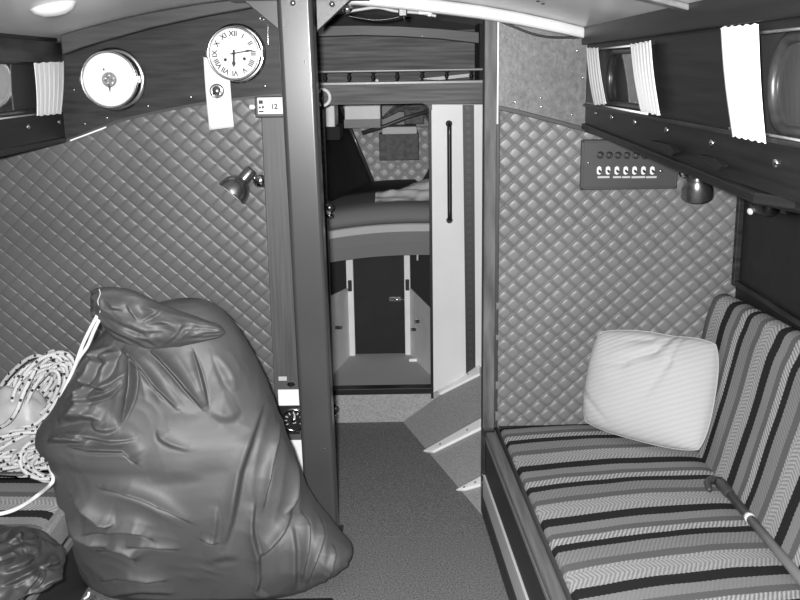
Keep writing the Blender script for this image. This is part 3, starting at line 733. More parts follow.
# ------------------------------------------------------------------ fore cabin
struct('floor_fore', boxg((-.6, Y2+.03, .10), (.5, 5.1, .15)), 'carpet_f', 'carpeted floor of the fore cabin', 'floor')
Yd = 5.0
dl, dr = PY(353.5, 300, Yd).x, PY(405, 300, Yd).x
fd = thing('door_2', ((dl+dr)/2, Yd, .15), 'dark door below the berth at the fore end', 'door', None, S)
obj('door_leaf', boxg((dl, Yd, .152), (dr, Yd+.02, .735)), 'doorfd', fd, bevel=.002)
lp = PY(395, 299, Yd)
dh = obj('door_latch', boxg((lp.x-.032, Yd-.008, lp.z-.012), (lp.x+.032, Yd, lp.z+.013)), 'lampm', fd, bevel=.002)
obj('latch_bolt', tubeg([lp+Vector((-.028, -.011, 0)), lp+Vector((.05, -.011, 0))], .005, 8), 'chrome', dh, smooth=True)
for z in (.62, .30): obj('hinge', boxg((dl-.006, Yd-.006, z-.03), (dl+.012, Yd, z+.03)), 'black', fd, bevel=.002)
for nm, xa, xb, lab in (('trim_22', 347, 354, 'white post left of the dark fore door'), ('trim_23', 404.5, 410.5, 'white post right of the dark fore door')):
    a, b = PY(xa, 300, Yd-.02).x, PY(xb, 300, Yd-.02).x
    po = struct(nm, boxg((a, Yd-.03, .15), (b, Yd+.02, .73)), 'cream', lab, 'door post', bevel=.003)
    cx = (a+b)/2
    obj('catch', boxg((cx-.010, Yd-.042, .51), (cx+.010, Yd-.03, .57)), 'black', po, bevel=.003)
# berth fronts each side
def berth_front(nm, pts, lab):
    s_ = struct(nm, prism(pts, (0, .02, .0)), 'cream', lab, 'berth front')
    return s_
L0, L1 = PY(348.5, 288, Yd-.02), Vector((PY(348.5, 288, Yd-.02).x, Yd-.02, .15))
Ln0 = PY(325, 299, 4.55); Ln1 = Vector((Ln0.x, 4.55, .15))
berth_front('wall_fore_left', [L0, L1, Ln1, Ln0], 'pale sloped locker front left of the fore door')
R0, R1 = PY(409, 287, Yd-.02), Vector((PY(409, 287, Yd-.02).x, Yd-.02, .15))
Rn0 = PY(434, 312, 4.55); Rn1 = Vector((Rn0.x, 4.55, .15))
berth_front('wall_fore_right', [R0, R1, Rn1, Rn0], 'pale sloped locker front right of the fore door')
def knobthing(x, y, Y, lab):
    c = PY(x, y, Y); t = thing('locker_catch', c, lab, 'catch', 'small catches on the fore locker fronts')
    obj('plate', boxg((c.x-.018, c.y-.004, c.z-.011), (c.x+.018, c.y+.004, c.z+.011)), 'lampm', t, bevel=.002)
    obj('button', dome(c+Vector((0, -.004, 0)), (0, -1, 0), .010, .008, 12), 'black', t, smooth=True)
knobthing(338.5, 327, 4.66, 'small catch on the left pale locker front')
knobthing(418, 321, 4.80, 'dark round catch on the right pale locker front, upper one')
knobthing(414, 329, 4.86, 'small catch on the right pale locker front, lower one')
for x, lab in ((339, 'white scrap on the fore floor, left one'), (413, 'white scrap on the fore floor, right one')):
    c = PZ(x, 361, .15); tag(obj('floor_chock', prism([c+Vector((-.02, -.01, 0)), c+Vector((.03, -.008, 0)), c+Vector((.022, .014, 0)), c+Vector((-.005, .0, 0))], (0, 0, .014)), 'paper'), lab, 'chock')
struct('wall_fore_void', join(boxg((-1.2, Yd+.02, .1), (dl-.001, Yd+.05, .69)), boxg((dr+.001, Yd+.02, .1), (1.0, Yd+.05, .735))), 'void', 'dark sheets standing for the shade under the berth', 'wall')  # shade below the mattress painted as near-black sheets
sb1 = PY(418, 259, 4.70)
# mattress: one long body with a rounded front edge, a pale band and a face below
mt = thing('berth_mattress', (-.1, 4.75, .72), 'grey berth mattress with a pale band across its front', 'mattress')
def mzf(x): return -.055*((x-.05)/.5)**2*.9 if x < .05 else -.02*((x-.05)/.5)**2
def berthx(t, y):               # the berth narrows with the hull towards the bow
    k = (5.84-y)/1.39
    return lerp(-.13-.46*k, e3x-.02+.20*k, t)
def prof(t, pts):
    out = []
    for y, z in pts:
        x = berthx(t, y); out.append(Vector((x, y, z+mzf(x))))
    return out
def sweep(pts, x0, x1, n=24):
    V, Fc = [], []; k = len(pts)
    for i in range(n+1): V += prof(i/n, pts)
    for i in range(n):
        for j in range(k):
            j2 = (j+1) % k; Fc.append((i*k+j, i*k+j2, (i+1)*k+j2, (i+1)*k+j))
    Fc += [tuple(range(k)), tuple(range(n*k+k-1, n*k-1, -1))]
    return V, Fc
e3x = PY(417, 190, 5.84).x
top_ = [(5.80, .895), (5.80, 1.005), (5.2, 1.005), (4.88, 1.003), (4.79, .995), (4.745, .975), (4.725, .94), (4.72, .90), (4.72, .906), (4.75, .900)]
obj('top_cushion', sweep(top_, -.75, .65), 'matt', mt, smooth=True)
obj('band', sweep([(4.72, .907), (4.712, .902), (4.712, .868), (4.722, .862), (4.85, .862), (4.85, .907)], -.75, .65), 'mattband', mt, label='pale band along the mattress front')
obj('lower_face', sweep([(4.725, .863), (4.725, .81), (4.735, .744), (4.85, .744), (4.85, .863)], -.75, .65), 'matt', mt)
tag(obj('hanging_hook', tubeg([PY(417.5, 255, 4.73), PY(417.5, 258.5, 4.72), PY(417.5, 260.5, 4.715)], .005, 8), 'label'), 'tiny pale hook under the right end of the mattress', 'hook')
# blanket on the berth
def blanket():
    px = [(376, 200), (392, 192), (408, 186), (420, 181), (436, 176)]; lo = [(375, 204), (392, 207), (408, 208.5), (420, 212), (438, 211)]
    def fn(u, v):
        a = curvept([PY(x, y, 5.25) for x, y in px], u); b = curvept([PY(x, y, 4.85) for x, y in lo], u)
        p = lerp(b, a, v); p.z = max(p.z, 1.0+mzf(p.x)+.006)
        p.z += .028*math.sin(PI*v)*(.4+u)+.010*math.sin(14*v+5*u)*math.sin(PI*v)+.008*noise.noise(Vector((u*6, v*6, 3)))
        return p
    g_ = gridg(fn, 36, 24); V, Fc, _ = g_
    n = len(V); V2 = V+[Vector((v.x, v.y, 1.0+mzf(v.x)+.002)) for v in V]
    return V2, Fc+[tuple(i+n for i in f[::-1]) for f in Fc]
tag(obj('folded_blanket', blanket(), 'curtain', smooth=True), 'crumpled white blanket lying on the berth', 'blanket')
# far quilted bulkhead and the linings that meet it
struct('wall_fore_quilted', quilt(-.55, .50, .90, 1.9, 5.86, .083, .078, 0, 1.0, A=.012, ex=.65), 'quilt_f', 'pale quilted bulkhead at the fore end of the berth', 'wall', smooth=True, recalc=False)
e0, e1 = PY(336, 96, 5.84), PY(376, 190, 5.84)
struct('wall_fore_hull_left', prism([e0, e1, Vector((e1.x-.50, 4.45, .99)), Vector((e0.x-.42, 4.45, 1.62))], (-.03, 0, 0)), 'dark', 'dark lining left of the pale fore quilting', 'wall')
obj('lining_edge', tubeg([e0+Vector((.004, -.01, 0)), e1+Vector((.004, -.01, 0))], .011, 8), 'post', bpy.data.objects['wall_fore_hull_left'], smooth=True)
e2, e3 = PY(440, 148, 5.84), PY(417, 190, 5.84)
struct('wall_fore_hull_right', prism([e2, e3, Vector((e3.x+.20, 4.45, .95)), Vector((e2.x+.22, 4.45, 1.3))], (.03, 0, 0)), 'dark', 'dark lining right of the pale fore quilting', 'wall')
def fbox(name, x0, y0, x1, y1, Y, dep, m_, lab, cat, **k):
    a, b = PY(x0, y0, Y), PY(x1, y1, Y)
    return tag(obj(name, boxg((a.x, Y, b.z), (b.x, Y+dep, a.z)), m_, bevel=.004, **k), lab, cat)
sb_ = fbox('overhead_locker', 344, 92, 380.5, 119.5, 5.45, .38, 'cream', 'pale locker box under the fore deck above the quilting', 'locker')
a, b = PY(344, 119.5, 5.45), PY(380.5, 127.5, 5.45)
obj('underside_lip', boxg((a.x, 5.44, b.z), (b.x, 5.8, a.z)), 'panel', sb_, label='dark lip')
sb2 = fbox('side_locker', 318, 100, 335, 128, 5.0, .3, 'cream', 'small pale box against the dark lining by the ring', 'locker')
a, b = PY(318, 127, 4.99), PY(340, 140, 4.99)
obj('underside_lip', boxg((a.x, 4.99, b.z), (b.x, 5.3, a.z)), 'void', sb2, label='black lip')
fbox('fore_hatch_board', 379, 134, 419, 160, 5.70, .155, 'gear', 'dark mottled board leaning on the fore quilting', 'board')
fbox('gear_shelf', 382, 127, 417, 134, 5.55, .28, 'label', 'pale narrow shelf under the stowed gear', 'shelf')
fbox('gear_recess', 381, 90, 440, 127, 5.78, .05, 'panel', 'dark backing behind the stowed gear', 'panel')
gsr = []
for k in range(9):
    a0 = [(382+k*3, 118-k*2), (395+k*3.5, 112-(k*7) % 9), (410+k*2, 104+(k*5) % 14), (432, 100+(k*6) % 26)]
    gsr.append(tubeg(path([PY(x, y, 5.60+.012*k) for x, y in a0], 14), .008, 7))
tag(obj('stowed_line', join(*gsr), 'gear', smooth=True), 'tangle of dark line stowed over the fore shelf', 'line', kind='stuff')
spg = [PY(x, y, 5.52) for x, y in ((362, 133), (385, 126), (405, 118), (432, 110))]
tag(obj('stowed_pole', tubeg(spg, .011, 10), 'panel', smooth=True), 'thin grey pole lying across the stowed gear', 'pole')
fbox('stowed_bag', 404, 102, 424, 124, 5.62, .1, 'gear', 'dark bundle hanging over the pale shelf', 'bundle')

# ------------------------------------------------------------------ wiring along the pale beam
def cable(pts, r, m_, lab, Y=BK-.05):
    return tag(obj('cable', tubeg(path([PY(x, y, Y) if not isinstance(y, tuple) else y for x, y in pts], 40), r, 8), m_, smooth=True), lab, 'cable')
cable([(345, 12), (360, 9.5), (378, 7.5), (395, 11), (420, 13), (436, 16)], .005, 'label', 'pale cable tucked under the beam over the passage', BK-.03)
cable([(348, 16), (375, 20), (398, 17), (402, 12)], .0035, 'black', 'thin black cable sagging over the passage near the post', BK-.02)
cable([(402, 8), (420, 12), (450, 15), (470, 17.5), (498, 20)], .004, 'black', 'black cable running along the beam over the passage', BK-.03)
cable([(497, 20), (512, 26), (530, 33), (548, 37), (570, 37.5), (588, 37)], .004, 'black', 'black cable drooping across the top of the mottled panel', BK-.03)
cc = thing('cable_clip', PY(403, 13, BK-.05), 'black cable clip under the pale beam', 'clip')
c = PY(403, 13, BK-.05); obj('saddle', boxg((c.x-.016, c.y-.01, c.z-.012), (c.x+.014, c.y+.02, c.z+.018)), 'black', cc, bevel=.004)
obj('tail', tubeg([c, c+Vector((.004, -.004, -.024))], .005, 8), 'black', cc, smooth=True)
c = PY(429, 12, BK-.055)
tag(obj('connector', join(boxg((c.x-.035, c.y, c.z-.007), (c.x+.010, c.y+.02, c.z+.006)), boxg((c.x-.004, c.y-.004, c.z-.014), (c.x+.006, c.y+.015, c.z+.006))), 'paper', bevel=.002), 'white cable connector under the beam over the passage', 'connector')
c = PY(347, 9, BK-.06)
tag(obj('cable_gland', latheg([(0, -.02), (.012, -.018), (.016, 0), (.012, .016), (0, .02)], c, (.8, 0, .5), 14), 'chrome', smooth=True), 'shiny cable fitting beside the right post bracket', 'fitting')
# ceiling lamp
cl = PZ(50, 1, 1.80); zz = zc(cl.x)
cl = PZ(50, 0, zz-.02)
dn = thing('ceiling_light', (cl.x, cl.y, zz), 'round white dome light on the left of the deckhead', 'ceiling light')
obj('base_ring', latheg([(.075, .0), (.077, .008), (.070, .014)], (cl.x, cl.y, zz), (.17, 0, -1), 36), 'chrome', dn, smooth=True)
obj('diffuser', latheg([(.069, .010), (.066, .030), (.052, .050), (.03, .06), (0, .063)], (cl.x, cl.y, zz), (.17, 0, -1), 36), 'lens', dn, smooth=True)
for x, y in ((41, 19.5), (45, 19)):
    p = PZ(x, y, 1.80); p.z = zc(p.x)-.001
    obj('screw', dome(p, (0, 0, -1), .005, .003, 10), 'black', bpy.data.objects['ceiling'], smooth=True)
for x, y in ((538, 2), (543, 3)):
    p = PZ(x, y, 1.83); p.z = zc(p.x)-.001
    obj('screw', dome(p, (0, 0, -1), .006, .003, 10), 'black', bpy.data.objects['ceiling'], smooth=True)
pA, pB = PZ(655, -3, 1.79), PZ(697, 6, 1.79)
struct('trim_24', strip_prism([Vector((x, 2.16, zc(x)-.001)) for x in (.40, .5, .6, .655)], [Vector((x, 2.16, zc(x)-.015)) for x in (.40, .5, .6, .655)], (0, .05, 0)), 'mottle', 'pale deck batten at the top right of the deckhead', 'batten', bevel=.003)

# ------------------------------------------------------------------ right settee
def fx(y): return .355+.054*(3.42-y)                       # fabric's front edge
yb0 = 1.3
se = thing('settee_base', (.34, 2.4, 0), 'wooden settee base with a board edge along the aisle on the right', 'settee')
def run(x_off0, x_off1, z0, z1, name, m_, bev=.003):
    y0, y1 = yb0, BK-.032
    P0 = [Vector((fx(y)+o, y, z)) for y, o, z in ((y0, x_off0, z0), (y1, x_off0, z0), (y1, x_off1, z0), (y0, x_off1, z0))]
    return obj(name, prism(P0, (0, 0, z1-z0)), m_, se, bevel=bev)
run(-.042, .0, .285, .322, 'edge_board', 'wood_board', .006)
run(-.044, -.036, .262, .300, 'edge_moulding', 'board_edge', .003)
run(-.045, .0, .150, .285, 'recess_shade_strip', 'kick')  # dark colour paints the recess shadow between board and locker front
run(-.052, .0, .06, .150, 'locker_front', 'panelface')
run(-.060, .0, 0, .062, 'kick_board', 'kick')
obj('locker_top', boxg((.46, yb0, .05), (1.22, BK-.012, .24)), 'dark', se)
sp = PY(485, 519, 3.37)
for z in (.12, .15): obj('screw', dome(Vector((.302, BK-.034, z)), (0, -1, 0), .004, .003, 10), 'brass', se, smooth=True)

PH = 0.0
M['stripe_seat'] = stripe_mat('striped_upholstery_seat', .83)
M['stripe_back'] = stripe_mat('striped_upholstery_back', .40)
M['stripe_left'] = stripe_mat('striped_upholstery_left', .10)
def seat_cushion():
    n, k = 60, 40
    V = []; UV = []; Fc = []
    y0, y1 = yb0, BK-.014
    for j in range(n+1):
        y = lerp(y0, y1, j/n)
        for i in range(k+1):
            s_ = i/k
            xa, xb = fx(y)+.002, 1.05
            if i <= 6:      # front wall, rolling over
                t = i/6; x = xa+.022*(1-math.cos(t*PI/2)); z = .285+.055*math.sin(t*PI/2)
            else:
                t = (i-6)/(k-6); x = lerp(xa+.022, xb, t)
                z = .340+.012*math.sin(PI*min(t*1.0, 1))-.012*max(0, (t-.9)/.1)**2
            e = (y-y0)/(y1-y0); z -= .010*max(0, (e-.97)/.03)**2
            z += .0025*noise.noise(Vector((x*6, y*6, 0)))
            V.append(Vector((x, y, z))); UV.append((x, -y+(.03+.15*min(1, (BK-y)/.9))*(x-fx(y))))
    for j in range(n):
        for i in range(k):
            a = j*(k+1)+i; Fc.append((a, a+1, a+k+2, a+k+1))
    m0 = len(V)
    for y, x, z in ((y0, 1.05, .25), (y1, 1.05, .25), (y0, fx(y0)+.002, .25), (y1, fx(y1)+.002, .25)): V.append(Vector((x, y, z))); UV.append((x, -y))
    Fc.append(tuple([n*(k+1)+i for i in range(k+1)])+(m0+1, m0+3)); Fc.append(tuple([i for i in range(k, -1, -1)])+(m0+2, m0)); Fc.append((m0, m0+1, m0+3, m0+2))
    return V, Fc, UV
sc_ = thing('seat_cushion', (.7, 2.4, .30), 'long striped seat cushion on the right settee', 'cushion')
obj('cover', seat_cushion(), 'stripe_seat', sc_, smooth=True)
obj('piping', tubeg([Vector((fx(y)-.001, y, .331)) for y in (yb0, 2, 2.6, BK-.02)], .0075, 8), 'panel', sc_, smooth=True)
obj('end_edge', boxg((fx(BK)+.01, BK-.020, .30), (1.03, BK-.013, .338)), 'void', sc_)

def back_cushion():
    n, k = 60, 30; V = []; UV = []; Fc = []
    y0, y1 = yb0, BK-.014
    def ridge(y): return 1.132+.05*(BK-y), .842+.035*(BK-y)
    for j in range(n+1):
        y = lerp(y0, y1, j/n); xt, zt2 = ridge(y)
        end = max(0, (y-(y1-.03))/.03)**2*.012
        ctrl = [(1.03, .335), (1.045, .40), (1.065, .50), (1.088, .62), (1.108, .74), (xt-.012, zt2-.055), (xt+.006, zt2-.012), (xt+.040, zt2), (xt+.066, zt2-.012), (xt+.07, zt2-.05)]
        L_ = 0; prev = None
        for i in range(k+1):
            p = curvept([Vector((1.03+(a-1.03)*1.0+(0 if i0 > 4 else (a-1.03)/.102*(xt-1.132)), 0, .335+(b-.335)*1.0+(0 if i0 > 4 else (b-.335)/.507*(zt2-.842)))) for i0, (a, b) in enumerate(ctrl)], i/k)
            if prev is not None: L_ += (p-prev).length
            prev = p
            V.append(Vector((min(p.x+end+.003*noise.noise(Vector((p.z*6, y*6, 4))), 1.206), y, p.z-end*.4))); UV.append((L_, -y))
    for j in range(n):
        for i in range(k):
            a = j*(k+1)+i; Fc.append((a, a+1, a+k+2, a+k+1))
    Fc.append(tuple(n*(k+1)+i for i in range(k+1))); Fc.append(tuple(range(k, -1, -1)))
    Fc.append((0, k, n*(k+1)+k, n*(k+1)))
    return V, Fc, UV
bc_ = thing('back_cushion', (1.1, 2.4, .35), 'striped backrest cushion leaning on the right hull side', 'cushion')
obj('cover', back_cushion(), 'stripe_back', bc_, smooth=True)

# boathook in the crease
h0 = PZ(727, 491, .372); h1 = PZ(812, 592, .372)
bh = thing('boat_hook', h0, 'wooden boat hook lying in the crease of the striped settee', 'boat hook')
dv = (h1-h0).normalized()
obj('shaft', tubeg([h0-dv*.02, h0+dv*.9], .0135, 14), 'pole', bh, smooth=True)
obj('ferrule', tubeg([h0-dv*.07, h0-dv*.045, h0+dv*.02, h0+dv*.03], [.017, .0185, .0165, .013], 14), 'panel', bh, smooth=True)
obj('hook_tip', tubeg(path([h0-dv*.06, h0-dv*.085+Vector((-.012, 0, 0)), h0-dv*.075+Vector((-.035, -.005, -.004)), h0-dv*.035+Vector((-.045, -.012, -.008))], 12), [.014]*6+[.013]*3+[.011, .010, .009, .007], 10), 'panel', bh, smooth=True)
c = h0+dv*.17
obj('white_band', tubeg([c, c+dv*.022], .0145, 14), 'paper', bh, smooth=True, label='white tape band')

# ------------------------------------------------------------------ pillow
def pillow():
    BL, BR, TR, TL = PY(580, 427, 3.30), PY(703, 459, 3.00), PY(722, 343, 3.17), PY(597, 330, 3.37)
    N = (BR-BL).cross(TL-BL).normalized()
    if N.y > 0: N = -N
    n = 64
    def shape(u, v, sgn):
        a, b = 2*u-1, 2*v-1
        # superellipse outline: pull the corners in
        k = 1-.055*(abs(a)**3*abs(b)**3)*1.6
        a2, b2 = a*k, b*k
        a2 *= 1-.035*(1-b*b)*0
        # wavy sides
        if True:
            b2 += (-.035*math.exp(-((a-.25)/.28)**2))*max(b, 0)**6
            a2 += .03*(1-b*b)*(a if a > 0 else a*1.0)
            b2 += .02*(1-a*a)*b
        p = lerp(lerp(BL, BR, (a2+1)/2), lerp(TL, TR, (a2+1)/2), (b2+1)/2)
        t = max((1-abs(a)**2.6), 0)**.55*max((1-abs(b)**2.6), 0)**.55
        th = (.075 if sgn > 0 else .045)*t
        if sgn > 0:
            def fold(x0, y0, x1, y1, w, A):
                dx, dy = x1-x0, y1-y0; L2 = dx*dx+dy*dy; s_ = min(max(((a-x0)*dx+(b-y0)*dy)/L2, 0), 1)
                d = math.hypot(a-x0-dx*s_, b-y0-dy*s_); return A*math.exp(-(d/w)**2)*(.35+.65*(1-s_))
            th += fold(.28, .97, .05, .60, .07, -.020)+fold(.10, .66, -.35, .36, .06, -.012)+fold(-.3, .38, -.85, .28, .07, -.008)+fold(.42, .97, .34, .45, .05, -.014)+fold(.36, .5, .12, -.1, .06, -.008)+fold(.0, .85, -.4, .80, .05, -.009)
            th += fold(.35, .95, .4, .4, .12, .010)+fold(.1, .8, -.5, .55, .09, .007)
            th += fold(-.95, -.35, -.5, -.75, .06, -.006)
            th += .003*noise.noise(Vector((a*3, b*3, 1)))*t
        return p+N*th*sgn+Vector((0, 0, .010))
    V = []; UV = []; Fc = []
    for sgn in (1, -1):
        o = len(V)
        for j in range(n+1):
            for i in range(n+1): V.append(shape(i/n, j/n, sgn)); UV.append((i/n, j/n))
        for j in range(n):
            for i in range(n):
                k = o+j*(n+1)+i; f = (k, k+1, k+n+2, k+n+1); Fc.append(f if sgn > 0 else f[::-1])
    seam = [shape(i/n, 0, 1) for i in range(n)]+[shape(1, i/n, 1) for i in range(n)]+[shape(1-i/n, 1, 1) for i in range(n)]+[shape(0, 1-i/n, 1) for i in range(n)]
    return (V, Fc, UV), seam
pg, seam = pillow()
pw_ = thing('throw_pillow', PZ(645, 445, .36), 'pale ribbed square pillow in the corner of the striped settee', 'pillow')
obj('cover', pg, 'pillow', pw_, smooth=True)
obj('seam', tubeg(seam, .0022, 6, True), 'pillow', pw_, smooth=True, uv=None)

# ------------------------------------------------------------------ left settee, cushion
lb = thing('left_settee_base', (-1.4, 2.6, 0), 'wooden left settee front beside the sail bag', 'settee')
obj('locker_front', boxg((-1.79, 1.5, 0), (-1.045, BK-.02, .235)), 'kick', lb, bevel=.003)
obj('edge_moulding', boxg((-1.050, 1.5, .215), (-1.036, BK-.02, .240)), 'board_edge', lb, bevel=.003)
def left_cushion():
    n, k = 30, 40; V = []; UV = []; Fc = []
    for j in range(n+1):
        y = lerp(1.5, BK-.02, j/n)
        for i in range(k+1):
            x = lerp(-1.78, -1.062, i/k); z = .345+.008*math.sin(PI*i/k)-(.02*max(0, (i/k-.93)/.07)**2)
            V.append(Vector((x, y, z))); UV.append((x, -y))
    for j in range(n):
        for i in range(k):
            a = j*(k+1)+i; Fc.append((a, a+1, a+k+2, a+k+1))
    return V, Fc, UV
lc_ = thing('left_seat_cushion', (-1.4, 2.6, .24), 'striped seat cushion under the rope on the left', 'cushion')
obj('cover', left_cushion(), 'stripe_left', lc_, smooth=True)
obj('side_border', boxg((-1.78, 1.5, .241), (-1.050, BK-.02, .335)), 'tweed', lc_, bevel=.010, label='plain grey tweed side')

# ------------------------------------------------------------------ sail bag
YB = 2.90
def to_photo(P):
    rel = P-np.array(EYE); wq = rel@np.array(cf)
    return 400+FPX*(rel@np.array(cr))/wq, 300-FPX*(rel@np.array(cu))/wq
def folds(QX, QY, lst):
    """height field of cloth folds; each fold is a polyline with a width and a height: sharp valleys, rounder crests"""
    D = np.zeros(QX.shape)
    for pts, w, A in lst:
        if len(pts) > 2: pts = [tuple(curvept([Vector((a, b, 0)) for a, b in pts], i/8).xy) for i in range(9)]
        best = np.full(QX.shape, 1e9); al = np.zeros(QX.shape); sg = np.zeros(QX.shape); n = len(pts)-1
        if abs(pts[-1][1]-pts[0][1]) > 2.2*abs(pts[-1][0]-pts[0][0]): flip_ = pts[-1][1] > pts[0][1]     # steep side to the right
        else: flip_ = pts[-1][0] < pts[0][0]                                                             # steep side below
        for i in range(n):
            (x0, y0), (x1, y1) = pts[i], pts[i+1]; dx, dy = x1-x0, y1-y0; L2 = dx*dx+dy*dy+1e-9
            t = np.clip(((QX-x0)*dx+(QY-y0)*dy)/L2, 0, 1); d = np.hypot(QX-x0-dx*t, QY-y0-dy*t); m_ = d < best
            best = np.where(m_, d, best); al = np.where(m_, (i+t)/n, al); sg = np.where(m_, dx*(QY-y0)-dy*(QX-x0), sg)
        if flip_: sg = -sg
        tp = np.clip(np.minimum(al, 1-al)/.35, .06, 1)
        wl = w*(.5+.5*tp)
        r = best/wl
        if A < 0:      # a lap of cloth: swells gently up to the line and drops off steeply beyond it, with a small groove at its foot
            lap = np.where(sg < 0, np.exp(-r*.55), np.exp(-(r/1.0)**2.6)-.22*np.exp(-((r-1.5)/.6)**2))
            D += -A*tp*lap
        else:
            D += A*tp*(.5*np.exp(-r*r*.9)+.5*np.exp(-r*1.3))
    return D
